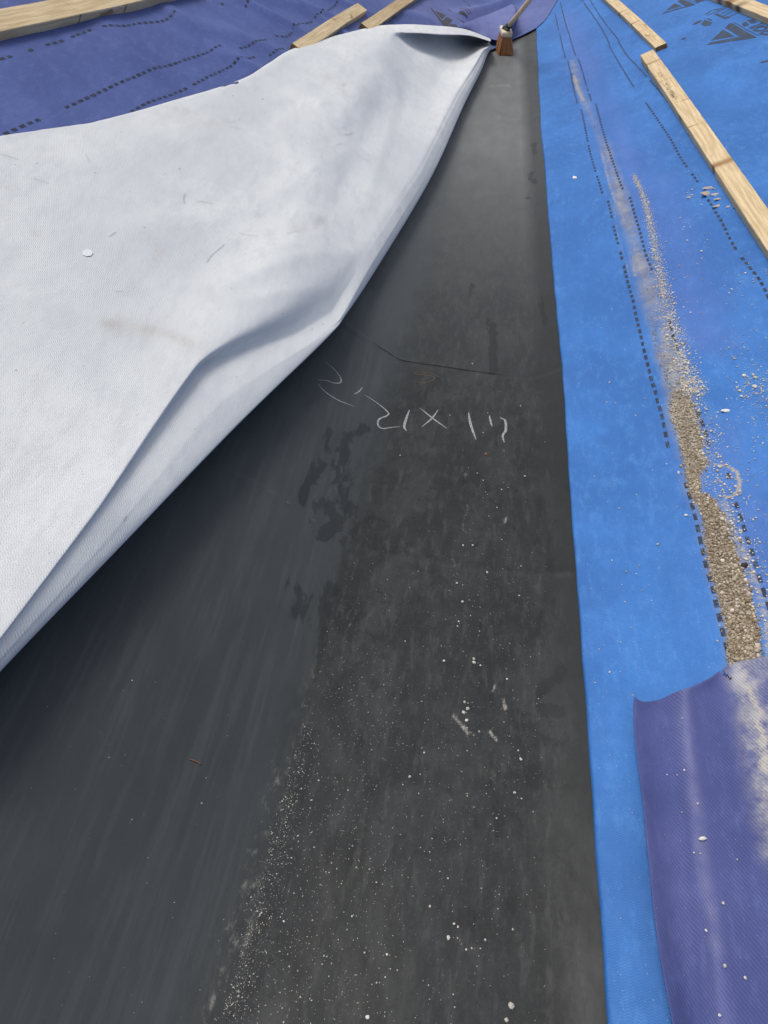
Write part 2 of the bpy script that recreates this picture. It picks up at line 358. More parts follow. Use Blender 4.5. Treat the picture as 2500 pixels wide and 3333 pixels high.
# wet / dark blots seen on the liner
for pts, wd, s in [
    ([(650, 1085), (655, 1060), (675, 1030), (700, 1000)], .010, .9), ([(670, 1035), (690, 990), (720, 930)], .016, .55),
    ([(742, 1000), (745, 950), (765, 935), (790, 925)], .02, .7), ([(742, 1000), (735, 1060), (750, 1110)], .03, .55), ([(700, 1090), (730, 1120), (700, 1150)], .035, .65),
    ([(810, 1110), (780, 1130), (740, 1170)], .02, .5), ([(640, 1270), (660, 1290), (650, 1320)], .025, .6), ([(690, 1350), (700, 1300), (720, 1270)], .02, .5),
    ([(700, 1360), (690, 1420), (680, 1470)], .012, .5), ([(1064, 700), (1066, 740), (1064, 800)], .014, 1.0), ([(1062, 770), (1066, 806)], .012, .7),
    ([(1165, 1080), (1160, 1130), (1170, 1200)], .018, .55), ([(1185, 1150), (1190, 1240)], .02, .5), ([(1160, 1370), (1170, 1320)], .008, .85),
    ([(1165, 1498), (1190, 1470), (1215, 1448)], .012, .95), ([(1170, 1530), (1185, 1535), (1205, 1538)], .014, 1.0), ([(1180, 1800), (1190, 1880)], .0, 0),
    ([(1153, 1672), (1158, 1690)], .016, 1.0), ([(1185, 1700), (1210, 1705), (1240, 1695)], .008, .6), ([(1105, 1960), (1115, 1945)], .012, .8), ([(1140, 1955), (1168, 1957), (1172, 1940)], .012, .9),
    ([(1005, 1990), (1020, 2000), (1030, 2020)], .02, .7), ([(1208, 2060), (1212, 2120), (1214, 2200)], .010, .9), ([(1238, 1880), (1240, 1960), (1245, 2080)], .006, .7),
    ([(1240, 1965), (1255, 1975)], .010, .7), ([(800, 1700), (860, 1660), (880, 1600)], .03, .5), ([(760, 1450), (800, 1480)], .035, .45),
    ([(1060, 1700), (1075, 1760), (1080, 1800)], .018, .6), ([(560, 2000), (540, 2080)], .012, .7), ([(850, 1500), (900, 1560), (870, 1640)], .03, .45),
    ([(720, 1830), (700, 1930), (690, 2030)], .035, .4), ([(820, 1900), (840, 2010)], .04, .4), ([(760, 2060), (820, 2130)], .05, .4),
    ([(1152, 310), (1156, 330)], .02, .7), ([(1150, 370), (1145, 385), (1158, 395)], .015, .8), ([(1145, 420), (1140, 432)], .015, .6), ([(1170, 640), (1180, 700)], .012, .5), ([(1190, 1280), (1195, 1330)], .02, .5)]:
    if s: paint(wet, pts, wd, s)
# dusty tracks
for pts, wd, s in [
    ([(560, 2212), (510, 2100), (540, 1990)], .0, 0), ([(440, 2212), (500, 2050), (525, 1930), (560, 1830)], .014, .42), ([(560, 1830), (600, 1720), (640, 1600), (690, 1400)], .02, .30),
    ([(1005, 1020), (1012, 1080), (1000, 1160)], .012, .42), ([(880, 1240), (980, 1215), (1080, 1235), (1230, 1240)], .010, .30), ([(975, 1190), (990, 1265)], .010, .35),
    ([(540, 1990), (560, 1900)], .022, .45), ([(425, 2240), (470, 2100), (508, 1990), (545, 1870), (590, 1740)], .028, .36), ([(500, 2010), (520, 2050), (560, 1990)], .018, .5), ([(980, 1548), (1000, 1570), (1010, 1585)], .006, .9), ([(1005, 1575), (1040, 1600)], .003, .75),
    ([(1058, 1580), (1072, 1600)], .005, 1.0), ([(1086, 1510), (1093, 1530)], .006, 1.0), ([(1063, 1495), (1070, 1478)], .003, .8), ([(1062, 186), (1096, 184), (1100, 187)], .022, .85),
    ([(500, 1010), (600, 1070), (690, 1130)], .004, .32), ([(1088, 965), (1088, 985)], .006, .5), ([(1060, 995), (1090, 990), (1110, 985)], .004, .5), ([(1045, 880), (1052, 860)], .015, .25),
    ([(1090, 1130), (1094, 1118)], .005, .9), ([(640, 920), (680, 880)], .0, 0), ([(590, 1660), (600, 1690), (575, 1760)], .03, .35), ([(870, 745), (890, 690), (930, 560), (960, 400)], .012, .22), ([(1140, 520), (1150, 600)], .03, .18), ([(990, 1440), (1030, 1430)], .004, .2)]:
    if s: paint(dust, pts, wd, s)
sr = np.random.default_rng(21)
for i in range(150):          # short swept scuffs
    y_ = sr.uniform(300, 2200); x_ = sr.uniform(np.interp(y_, [200, 850, 1350, 2212], [960, 870, 720, 470]), 1200); a_ = sr.choice([sr.normal(1.45, .25), sr.normal(.05, .3), sr.normal(.9, .3)]); l_ = sr.uniform(6, 38) * np.interp(y_, [300, 2200], [.6, 1.3])
    c_ = sr.normal(0, .18); p_ = [(x_ + l_ * t * math.cos(a_ + c_ * t), y_ + l_ * t * math.sin(a_ + c_ * t)) for t in (0, .5, 1)]
    paint(dust if i % 5 else wet, p_, sr.uniform(.0018, .0045) * (1 if i % 5 else 4), sr.uniform(.16, .5))
XLc = np.interp(Y, cl[:, 1], cl[:, 0]); XRc = np.interp(Y, cr[:, 1], cr[:, 0])
soil_sun_balance = np.clip((X - XLc + 0.05 + .05 * (fbm(X * 8, Y * 3) - .45)) / 0.11, 0, 1)  # floor dirt, plus floor colour darkened to offset sun shading of left slope
edge_shade = np.clip((X - XRc - .0) / .06, 0, 1)  # shade painted into the colour on the right margin by the blue edge
Z = Z - .045 * np.clip((X - XRc - .22) / .1, 0, 1); soil_sun_balance = 0.12 + 0.88 * soil_sun_balance * soil_sun_balance * (3 - 2 * soil_sun_balance)
far_sheen_dust = np.clip((Y - 1.75) / 2.4, 0, 1) * (.45 + .55 * soil_sun_balance)  # paler with distance: grazing sky reflection painted into the colour, plus dust
liner = empty('valley_liner', (0, 2, 0), 'black rubber liner running along the valley, scratched with chalk figures', 'roof liner')
mesh('rubber_sheet', np.stack([X, Y, Z], -1).reshape(-1, 3), grid_faces(len(ysl), len(xs)), M['rubber'], liner, attrs={'wet': wet, 'dust': dust, 'soil_sun_balance': soil_sun_balance, 'far_sheen_dust': far_sheen_dust * (1 - .5 * edge_shade), 'rim_shade': edge_shade})
A = Acc()
for s_, wd in [([(260,208),(310,250),(345,295),(345,322),(310,325),(270,312),(220,308)], .0032), ([(225,330),(260,370),(330,415),(425,452)], .0030), ([(465,348),(445,370),(420,385)], .003),
    ([(475,388),(540,430),(600,480),(598,500),(555,520),(548,550),(570,570),(620,565),(665,560)], .0042), ([(718,470),(700,520),(690,560),(702,583)], .0065), ([(775,460),(850,520),(920,570)], .0042),
    ([(875,467),(840,515),(785,562)], .0042), ([(1038,482),(1050,550),(1078,630)], .0065), ([(1150,500),(1156,530),(1165,560)], .005), ([(1205,511),(1235,530),(1238,580),(1222,610),(1230,648)], .0065)]:
    p = smooth_line(q(s_), 10); A.add(ribbon(line(p), wd * 1.15, 0.0007, liner_z, True))
A.build('chalk_writing', M['chalk'], liner)
A = Acc(); p = smooth_line(q([(878,292),(830,272),(760,266),(750,276),(800,282),(850,290),(845,310),(800,325),(765,320)]), 8); A.add(ribbon(line(p), .0022, .0007, liner_z)); A.build('scratch_mark', M['chalk_brown'], liner)
A = Acc()
for s_, wd in [([(640,190),(690,210),(900,238),(1060,262),(1220,285)], .0045), ([(520,112),(600,165),(640,190)], .003)]:
    A.add(ribbon(line(smooth_line(q(s_), 8)), wd, .0008, liner_z, True))
A.build('lap_seam', plain('dark lap line', (0.012, 0.013, 0.014), 0.6), liner)

# ------------------------------------------------------------------ blue membrane on the right slope
edge = line([(1150, -60), (1158, 62), (1168, 265), (1180, 400), (1192, 560), (1203, 660), (1214, 800), (1228, 980), (1241, 1195), (1256, 1400), (1275, 1620), (1290, 1860), (1303, 2060), (1312, 2212)], 0.006)
edge = edge[np.argsort(edge[:, 1])]
ex = lambda y: np.interp(y, edge[:, 1], edge[:, 0]) + 0.0015 * np.sin(y * 7) + 0.0006 * np.sin(y * 31)
def ridge_lines(specs): return [(line(p), a, wd) for p, a, wd in specs]
BR = ridge_lines([([(1270, -10), (1300, 120), (1345, 300), (1400, 500), (1440, 700), (1480, 900)], .010, .07), ([(1180, 300), (1230, 600), (1270, 800)], .004, .04),
                  ([(1360, 0), (1420, 120), (1500, 300), (1600, 520), (1659, 640)], .006, .09), ([(1330, 100), (1370, 260), (1430, 420), (1500, 640)], -.008, .06),
                  ([(1450, 125), (1530, 135), (1659, 160)], .012, .06), ([(1480, 150), (1560, 210), (1659, 260)], -.012, .10), ([(1310, 660), (1420, 660)], .003, .03), ([(1180,150),(1230,170)], .004, .03),
                  ([(1300, 1500), (1330, 1800), (1370, 2212)], .004, .05)])
def wrk(x, y, RL):
    z = np.zeros(np.shape(x))
    for pl, a, wd in RL:
        r = 3 * wd; m = (x > pl[:, 0].min() - r) & (x < pl[:, 0].max() + r) & (y > pl[:, 1].min() - r) & (y < pl[:, 1].max() + r)
        if np.any(m): z = z + np.where(m, a * np.exp(-(seg_dist(x, y, pl) / wd) ** 2), 0)
    return z
def blue_z(x, y):
    return H(x, y) + 0.010 + 0.008 * (fbm(x * 3 + 9, y * 1.8 + 2, 3) - .45) * np.clip((x - ex(y)) / .12, .2, 1) + 0.004 * (fbm(x * 14, y * 6 + 3, 3) - .45) + 0.007 * (fbm(x * 6 + 40, y * 3.5, 2) - .4) * np.clip((x - ex(y)) / .1, .1, 1) + 1.5 * wrk(x, y, BR)
ysb = ys[(ys > -0.9) & (ys < 13)]
U = np.concatenate([[0, 0.0005], 0.0005 + 0.0042 * np.cumsum(1.0065 ** np.arange(330))])
X = ex(ysb)[:, None] + U[None, :]; Y = np.broadcast_to(ysb[:, None], X.shape).copy(); Z = blue_z(X, Y); Z[:, 0] = liner_z(X[:, 0], Y[:, 0]) + .001
print('blue width', U[-1])
dust = np.zeros(X.shape); tint = np.zeros(X.shape)
SL = [(1232, 130), (1245, 190), (1262, 225), (1290, 290), (1307, 332), (1322, 396), (1333, 450), (1358, 511), (1365, 572), (1378, 610), (1400, 693), (1416, 764), (1432, 812), (1441, 863), (1445, 896), (1465, 950), (1483, 1031), (1498, 1073), (1519, 1112), (1525, 1193), (1540, 1253), (1561, 1313), (1573, 1373), (1579, 1440), (1583, 1470)]
SR = [(1240, 130), (1256, 190), (1272, 225), (1300, 290), (1320, 332), (1349, 418), (1365, 476), (1381, 537), (1397, 575), (1413, 620), (1429, 678), (1450, 740), (1474, 800), (1492, 863), (1504, 902), (1522, 950), (1516, 977), (1532, 998), (1510, 1025), (1510, 1061), (1546, 1082), (1564, 1115), (1579, 1151), (1597, 1208), (1618, 1277), (1636, 1343), (1642, 1418), (1650, 1470)]
wl = line(SL, .012); wr = line(SR, .012)
gl = lambda y: np.interp(y, wl[::-1, 1], wl[::-1, 0]); gr = lambda y: np.interp(y, wr[::-1, 1], wr[::-1, 0])
inb = np.minimum(X - gl(Y), gr(Y) - X); yy = (Y > wl[-1, 1]) & (Y < wl[0, 1])
wob = 0.028 * (fbm(X * 25, Y * 14, 3) - .45)
band = lambda soft, w_: np.clip((inb + wob * w_ + soft / 2) / soft, 0, 1)
near_y = line([(1441, 863)], .01)[0, 1]
film = np.where(yy, band(.035, .9) * np.interp(Y, [wl[-1, 1], near_y, 2.4, 3.0, wl[0, 1]], [.9, .95, .9, .9, .75]) * np.clip(.55 + 1.3 * (fbm(X * 9, Y * 3.2 + 7, 3) - .3), 0, 1), 0)
dust = np.where(yy, band(.016, .5) * np.interp(Y, [wl[-1, 1], near_y - .06, near_y + .05, 5], [.9, .85, .0, 0]), 0)
BX = (X, Y)
for pts, wd, s in [([(1546, 1004), (1575, 1010), (1591, 1022)], .007, .75), ([(1591, 1022), (1598, 1045), (1592, 1066), (1570, 1075)], .008, .75), ([(1420, 728), (1440, 718), (1465, 716), (1488, 735), (1485, 750)], .006, .5),
    ([(1375, 395), (1388, 440), (1402, 520), (1420, 610)], .02, .32), ([(1400, 700), (1412, 745), (1428, 800), (1436, 850)], .008, .5), ([(1420, 610), (1445, 700), (1475, 790), (1510, 870)], .026, .36), ([(1240, 165), (1248, 190), (1260, 218)], .022, .62), ([(1215, 10), (1226, 70), (1240, 150)], .02, .35), ([(1300, 330), (1316, 400), (1330, 440)], .010, .55), ([(1335, 440), (1345, 480)], .012, .5), ([(1366, 575), (1372, 600)], .012, .5), ([(1400, 690), (1430, 700), (1440, 760)], .02, .5),
    ([(1560, 1085), (1600, 1180), (1650, 1300), (1665, 1420)], .02, .55), ([(1265, 672), (1280, 688)], .012, .3), ([(1540, 940), (1560, 1000)], .02, .3), ([(1620, 800), (1659, 850)], .05, .3),
    ([(1530, 395), (1560, 430)], .03, .2), ([(1325, 450), (1335, 510), (1360, 600)], .006, .5)]:
    paint(dust, pts, wd, s, .01, XY=BX)
for pts, wd, s in [([(1225, 30), (1250, 100), (1290, 200), (1330, 300), (1390, 420), (1440, 520), (1480, 640), (1520, 740)], .08, .55), ([(1245, 130), (1300, 290)], .05, .4), ([(1540, 950), (1570, 1040), (1610, 1100), (1659, 1250)], .08, .4), ([(1430,380),(1500,560),(1540,660)], .06, .4)]:
    paint(tint, pts, wd, s, .01, XY=BX)
blue = empty('blue_membrane', (1.0, 2, .3), 'bright blue roofing membrane on the right slope, printed with dashed lines and triangles', 'roofing membrane')
blue_sheet = mesh('membrane_sheet', np.stack([X, Y, Z], -1).reshape(-1, 3), grid_faces(len(ysb), len(U)), M['blue'], blue, attrs={'dust': dust, 'tint': tint, 'film': film})
def dashes(acc, segs, zf, h, pitch=0.037, dash=0.022, wid=0.0082, solid=False):
    for s_ in segs:
        pl = line(smooth_line(s_, 6) if len(s_) > 2 else s_, h)
        L = np.concatenate([[0], np.cumsum(np.linalg.norm(np.diff(pl[:, :2], axis=0), axis=1))])
        n = max(1, int(L[-1] / pitch))
        for k in range(n):
            if rng.random() < .02: continue
            a = k * pitch; ln = dash * rng.uniform(.85, 1.1); tt = np.linspace(a, min(a + ln, L[-1]), 3)
            P = np.stack([np.interp(tt, L, pl[:, 0]), np.interp(tt, L, pl[:, 1])], 1)
            if np.linalg.norm(P[-1] - P[0]) < .002: continue
            acc.add(ribbon(P, wid * rng.uniform(.85, 1.1), .0009, zf))
A = Acc()
L1 = [[(1199,30),(1203,48),(1207,67)], [(1209,71),(1215,100),(1222,129)], [(1227,132),(1237,180),(1248,227)], [(1256,235),(1266,285),(1276,332),(1290,380),(1302,421)], [(1313,434),(1318,455),(1323,477)],
      [(1325,487),(1331,512),(1337,537)], [(1340,545),(1345,568)], [(1347,575),(1352,597),(1365,649),(1378,705),(1390,757),(1400,796),(1406,821),(1415,850),(1418,866),(1427,896),(1436,932),(1444,965),(1451,986)],
      [(1481,1041),(1498,1100),(1510,1151),(1525,1217),(1540,1268),(1549,1307),(1564,1373),(1576,1421)]]
L2 = [[(1210,5),(1218,36),(1227,67)], [(1228,68),(1235,95),(1244,121)], [(1249,125),(1263,172),(1278,220)], [(1287,225),(1301,280),(1317,332),(1332,378),(1347,420)], [(1359,431),(1373,479),(1382,511),(1392,553),(1403,581),(1410,604)],
      [(1443,700),(1448,722),(1461,764),(1466,780)], [(1490,881),(1510,910),(1522,932),(1531,962),(1538,983)], [(1572,1022),(1577,1040)], [(1589,1085),(1603,1127),(1616,1169),(1630,1211),(1643,1256),(1657,1298),(1672,1345)]]
L3 = [[(1255,0),(1297,65),(1330,120),(1372,188)], [(1395,220),(1425,265),(1450,305),(1464,332),(1486,367)], [(1494,378),(1509,401)], [(1528,434),(1538,450),(1557,482),(1576,521),(1595,553)], [(1600,560),(1614,578),(1637,607),(1656,642),(1675,675)]]
L4 = [[(1274,5),(1304,50),(1339,90),(1359,122),(1399,170)], [(1404,175),(1429,205),(1455,240)]]
dashes(A, L1 + L2 + L3 + L4, blue_z, .012)
bl_d = A.build('printed_dashes', M['ink'], blue)
g4 = lambda pts: [(1327 + .2 * x, .2 * y) for x, y in pts]
A = Acc(); B2 = Acc(); E2 = Acc()
def patch(acc, pts, zf, h=.012): acc.add(poly_patch(line(pts, h), .0009, zf, .02))
for p in [[(1043,437),(1300,390),(1175,318)], [(993,487),(1540,405),(1275,248),(1240,252),(1195,300),(1360,395),(1030,458)],
          ]: patch(A, g4(p), blue_z)
for p in [[(560,110),(730,68),(650,35)], [(515,150),(880,48),(760,0),(700,0),(680,15),(765,68),(545,128)]]: patch(E2, g4(p), blue_z)
A.build('printed_emblem', M['ink_grey'], blue); E2.build('printed_emblem', M['ink_grey'], blue); A = Acc()
for p in [[(718,432),(755,428),(780,402),(735,412)], [(1550,718),(1600,712),(1700,660),(1700,640),(1600,680)], [(838,268),(880,262),(950,225),(945,212),(900,222)], [(860, 5), (900, 28), (985, 0), (900, -10)],
          [(940,258),(975,210),(1060,238),(1040,268),(980,280)], [(1000,190),(1060,208),(1040,220),(1010,205)], [(1375,255),(1420,230),(1460,262),(1400,285)], [(1430,215),(1500,200),(1540,240),(1480,250)]]: patch(B2, g4(p), blue_z)
def stroke(acc, pts, wd, zf, h=.012): acc.add(ribbon(line(smooth_line(pts, 5), h), wd, .0009, zf))
for s_ in [[(1000,160),(1080,130),(1230,55)], [(985,150),(1060,105),(1130,95)], [(1090,145),(1210,200)], [(1110,130),(1260,60)], [(1150,150),(1300,75)], [(1180,170),(1340,90)], [(1210,195),(1385,110)], [(1200,180),(1240,190)]]:
    stroke(A, g4(s_), .012, blue_z)
for s_ in [[(1450,298),(1560,260),(1640,228)], [(1470,306),(1620,262)], [(1545,300),(1590,285),(1640,290),(1620,320),(1560,330),(1510,318),(1545,300)], [(1600,345),(1650,330),(1700,345),(1670,370),(1600,365),(1580,350)]]:
    stroke(A, g4(s_), .016, blue_z)
stroke(B2, g4([(1295,240),(1430,318),(1565,385)]), .004, blue_z); stroke(B2, g4([(800,0),(905,35)]), .004, blue_z)
join_into(blue_sheet, [bl_d, A.build('lettering', M['ink_grey'], blue), B2.build('lettering', M['ink_grey'], blue)])

# ------------------------------------------------------------------ violet membrane on the left slope, its free strip folded back
pe = line([(1216, -30), (1205, 0), (1180, 42), (1158, 62), (1130, 76), (1100, 88), (1068, 106)], 0.012)
hid = line([(985, 125), (880, 190), (760, 330), (680, 500), (600, 680), (380, 900), (100, 1150), (-200, 1400)], 0.0)
pe = np.vstack([pe, hid]); pe = pe[np.argsort(pe[:, 1])]
px_ = lambda y: np.interp(y, pe[:, 1], pe[:, 0])
PR = ridge_lines([([(520, 10), (620, 60), (700, 110), (730, 130)], .020, .035), ([(560, 0), (660, 30), (760, 90)], .016, .04), ([(400, 60), (520, 90), (620, 130)], .012, .06), ([(600, 0), (720, 45)], .018, .03),
                  ([(380, 40), (470, 110), (560, 170)], .010, .05), ([(200, 0), (240, 80), (300, 140)], .010, .08), ([(480, 130), (580, 170)], .008, .04), ([(0, 150), (150, 130), (280, 110)], .008, .09),
                  ([(700, 0), (800, 40), (830, 60)], .02, .04), ([(860, 30), (930, 50)], .012, .05),
                  ([(1000, 46), (1030, 38), (1060, 28), (1110, 10), (1125, -10)], .05, .06), ([(1125, 60), (1150, 30), (1180, -10)], .015, .06)])
def purple_z(x, y):
    fl = np.clip((px_(y) - x) / .10, .15, 1)
    return H(x, y) + 0.016 + fl * (0.011 * (fbm(x * 3.1 + 30, y * 2.6 + 8, 3) - .45) + 0.006 * (fbm(x * 5 + y * 9, y * 3 - x * 2, 3) - .45)) + 1.1 * wrk(x, y, PR) * np.clip((px_(y) - x) / .06, 0, 1)
ysp = np.concatenate([np.linspace(0.2, 4.0, 420), np.linspace(4.0, 14, 330)[1:]])
U = np.concatenate([[0, 0.0005], 0.0005 + 0.006 * np.cumsum(1.006 ** np.arange(270))])
X = px_(ysp)[:, None] - U[None, :]; Y = np.broadcast_to(ysp[:, None], X.shape).copy(); Z = purple_z(X, Y); Z[:, 0] -= .003
print('purple width', U[-1], 'at', line([(0, 60), (0, 290), (829, 0), (1092, 118), (1659, 0), (0, 1450), (1400, 115), (1659, 540), (0, 2212), (1312, 2212)]))
Fp = grid_faces(len(ysp), len(U))[:, ::-1].copy()
violet = empty('violet_membrane', (-1.2, 2, .8), 'violet blue roofing membrane on the left slope, its white backed strip folded over', 'roofing membrane')
dust = np.zeros(X.shape); tint = np.zeros(X.shape)
paint(dust, [(930, 0), (960, 20), (990, 40)], .08, .25, .02, XY=(X, Y)); paint(tint, [(900, 10), (1000, 40), (1120, 40)], .3, .5, .02, XY=(X, Y))
vio_sheet = mesh('membrane_sheet', np.stack([X, Y, Z], -1).reshape(-1, 3), Fp, M['purple'], violet, attrs={'dust': dust, 'tint': tint})
A = Acc(); h1 = lambda S: [[(.5 * x, .5 * y) for x, y in s] for s in S]
dashes(A, h1([[(0,265),(50,252),(100,237)], [(125,228),(165,215)], [(200,203),(275,180),(370,145),(420,127)], [(445,128),(530,118),(600,98),(700,88),(770,63)], [(955,15),(975,8)],
    [(-60,608),(0,583),(50,560),(130,525),(210,493)], [(280,458),(440,390),(600,325),(780,262),(900,222),(985,202)], [(1035,208),(1090,195),(1165,160)], [(1190,148),(1245,150),(1290,98),(1330,95),(1420,40),(1480,0)],
    [(565,478),(650,435),(780,385),(960,300),(1120,235)], [(1165,240),(1230,208)], [(1255,193),(1310,190),(1350,150),(1420,100)], [(1060,30),(1095,0)]]), purple_z, .02, pitch=.037, dash=.023, wid=.0088)
vi_d = A.build('printed_dashes', M['ink'], violet)
z3 = lambda pts: [(929 + .2 * x, .2 * y) for x, y in pts]; A = Acc()
for p in [[(50,110),(170,160),(130,205)], [(5,85),(22,88),(132,222),(182,178),(245,215),(180,285),(150,280)]]: patch(A, z3(p), purple_z, .02)
A.build('printed_emblem', plain('brown grey worn ink', (.085, .085, .10), .8), violet); A = Acc()
for s_ in [[(310,105),(440,215)], [(290,185),(370,245)], [(300,170),(400,235)], [(320,140),(420,225)], [(200,290),(250,262)], [(225,298),(280,265)], [(255,298),(290,275)], [(400,30),(440,80),(490,110)], [(195,95),(240,130)], [(360,0),(390,15)]]:
    stroke(A, z3(s_), .02, purple_z, .02)
join_into(vio_sheet, [vi_d, A.build('lettering', plain('grey brown worn ink', (.085, .085, .10), .8), violet)])

TOPL = [(976,62,.03),(1000,52,.07),(1035,38,.11),(1075,22,.15),(1106,9,.18),(1113,12,.17)]
MIDL = [(984,64,.03),(1012,60,.07),(1046,54,.10),(1084,44,.13),(1112,34,.15),(1119,34,.13)]
BOTL = [(990,68,.02),(1020,72,.05),(1050,82,.06),(1078,88,.05),(1092,80,.05),(1110,66,.03)]
SG = cr1_ = None
def cr_curve(p, n): p = np.array(p, float); t = np.linspace(0, len(p) - 1, n); return np.column_stack([np.interp(t, np.arange(len(p)), p[:, k]) for k in range(3)])
a_, b_, c_ = (cr_curve(k, 50) for k in (TOPL, MIDL, BOTL)); TT = np.linspace(0, 1, 30)[:, None, None]
SG = a_ * (1 - TT) ** 2 + (2 * b_ - .5 * a_ - .5 * c_) * 2 * TT * (1 - TT) + c_ * TT ** 2
back_ = SG[0] + np.array([2, 3, 0]); back_[:, 2] = .0; SG = np.concatenate([back_[None], SG])
Pf = at(SG[..., 0].ravel(), SG[..., 1].ravel(), SG[..., 2].ravel()).reshape(31, 50, 3); Pf[1:, :, 2] += .012 * (fbm(Pf[1:, :, 0] * 9, Pf[1:, :, 1] * 5, 3) - .45)
mesh('raised_fold', Pf.reshape(-1, 3), grid_faces(31, 50)[:, ::-1].copy(), M['purple'], violet, attrs={'dust': np.zeros(31 * 50), 'tint': np.full(31 * 50, .5)})

# folded strip: control grid (photo-surveyed column by column, height above the slope), surface interpolated between
def C(*rows): return rows
#        free edge E          lip L              M1                M2                M3                M4               ridge R           trough T            bulge B           side S             under U1          under U2
cols = [
 ((-200,330,.016), (-200,345,.022), (-190,430,.045), (-180,700,.06), (-170,950,.08), (-160,1200,.11), (-145,1530,.15), (-150,1550,.146), (-160,1600,.133), (-165,1640,.115), (-185,1620,.03), (-300,1500,.02)),
 ((0,293,.016),    (0,305,.022),    (0,400,.045),    (0,640,.07),    (0,880,.09),    (0,1120,.115),   (0,1372,.15),    (-1,1382,.146),  (0,1425,.133),    (0,1452,.115),     (-30,1440,.03),    (-200,1300,.02)),
 ((205,262,.016),  (207,272,.022),  (210,340,.05),   (212,520,.08),  (214,700,.10),  (216,880,.12),   (212,1092,.155), (214,1102,.145),  (236,1160,.132),   (250,1192,.115),   (222,1190,.03),    (60,1030,.02)),
 ((400,210,.022),  (402,220,.028),  (410,280,.045),  (420,400,.07),  (430,530,.09),  (440,650,.12),   (429,783,.150),   (435,791,.118),  (476,870,.125),   (504,928,.11),    (478,925,.03),     (300,780,.02)),
 ((520,172,.036),  (525,180,.045),   (545,240,.05),   (570,350,.07),  (590,450,.09),  (598,545,.125),   (612,660,.142),   (634,724,.092),   (668,744,.106),   (702,735,.095),    (680,725,.03),     (520,600,.02)),
 ((580,137,.042), (585,146,.052), (602,200,.062), (630,300,.085), (650,395,.095), (668,485,.115), (694,600,.122), (716,674,.084), (734,690,.09), (750,676,.078), (735,665,.025), (580,520,.018)),
 ((640,103,.042),   (645,112,.055),   (660,160,.072),   (690,250,.10),  (710,340,.10),  (735,430,.10),   (770,530,.10),   (785,560,.095),  (800,575,.085),   (812,583,.06),     (795,570,.02),     (640,440,.015)),
 ((790,61,.04),    (795,70,.06),    (810,110,.10),   (830,170,.10),  (850,230,.08),  (870,290,.09),   (900,350,.10),   (910,370,.095),  (920,382,.08),    (928,390,.06),     (915,378,.02),     (800,290,.015)),
 ((865,53,.09),    (890,71,.12),    (886,70,.06),    (905,105,.05),  (930,130,.055),  (955,160,.06),   (980,200,.10),   (988,214,.095),  (995,224,.08),    (1001,230,.06),    (990,220,.02),     (900,160,.015)),
 ((930,55,.13),    (955,75,.16),    (950,72,.07),    (965,92,.045),   (985,108,.045),  (1005,120,.06),  (1022,140,.11),  (1028,147,.10),  (1034,152,.085),  (1038,156,.06),    (1028,150,.02),    (960,110,.015)),
 ((1000,62,.14),   (1015,77,.17),    (1008,75,.09), (1010,82,.055), (1020,90,.05), (1030,98,.07),   (1042,108,.11),  (1046,112,.10),  (1050,115,.085),  (1053,118,.06),    (1044,114,.02),    (1000,95,.015)),
 ((1060,84,.12),   (1060,90,.13),   (1058,89,.10),   (1056,91,.07),  (1057,93,.07),  (1058,95,.08),   (1060,97,.10),   (1062,99,.09),   (1063,100,.08),   (1064,102,.06),    (1058,100,.02),    (1040,92,.015)),
]
C0 = np.array(cols)                       # 11 x 12 x 3
def cr1(P, n):                            # Catmull-Rom along axis 0
    Q = np.concatenate([2 * P[:1] - P[1:2], P, 2 * P[-1:] - P[-2:-1]]); out = []
    for i in range(1, len(Q) - 2):
        for k in range(n):
            t = k / n
            out.append(0.5 * ((2 * Q[i]) + (-Q[i-1] + Q[i+1]) * t + (2*Q[i-1] - 5*Q[i] + 4*Q[i+1] - Q[i+2]) * t*t + (-Q[i-1] + 3*Q[i] - 3*Q[i+1] + Q[i+2]) * t**3))
    out.append(Q[-2]); return np.array(out)
wl_ = np.array([0, 0, 0, 0, 0, .1, .55, .95, .6, 0, 0, 0])[None, :, None]
G = cr1(C0, 26)
Gl = np.concatenate([C0[i] * (1 - np.arange(26)[:, None, None] / 26) + C0[i+1] * np.arange(26)[:, None, None] / 26 for i in range(len(C0) - 1)] + [C0[-1:]])
G = G * (1 - wl_) + Gl * wl_; Gt = np.swapaxes(G, 0, 1)
CR = cr1(Gt, 20)
def lin(P, n):
    t = np.arange((len(P) - 1) * n + 1) / n; i = np.minimum(t.astype(int), len(P) - 2); f = (t - i).reshape(-1, *([1] * (P.ndim - 1)))
    return P[i] * (1 - f) + P[i + 1] * f
wt = np.clip((np.arange(CR.shape[0]) / 20 - 4.5) / 1.5, 0, 1)[:, None, None] * .65
ci = np.arange(CR.shape[1]) / 26; rsoft = 1 - np.clip((ci - 3.1) / .6, 0, 1)[None, :, None] * np.clip(1 - np.abs(np.arange(CR.shape[0]) / 20 - 6) / .8, 0, 1)[:, None, None]
wt = wt * rsoft
G = np.swapaxes(CR * (1 - wt) + lin(Gt, 20) * wt, 0, 1)
nc, nr = G.shape[:2]
G[..., 2] = np.maximum(G[..., 2], .012)
P = at(G[..., 0].ravel(), G[..., 1].ravel(), G[..., 2].ravel()).reshape(nc, nr, 3)
def blur(P, k=1):
    for _ in range(k):
        Q = P.copy(); Q[1:-1, 1:-1] = .5 * P[1:-1, 1:-1] + .125 * (P[2:, 1:-1] + P[:-2, 1:-1] + P[1:-1, 2:] + P[1:-1, :-2]); P = Q
    return P
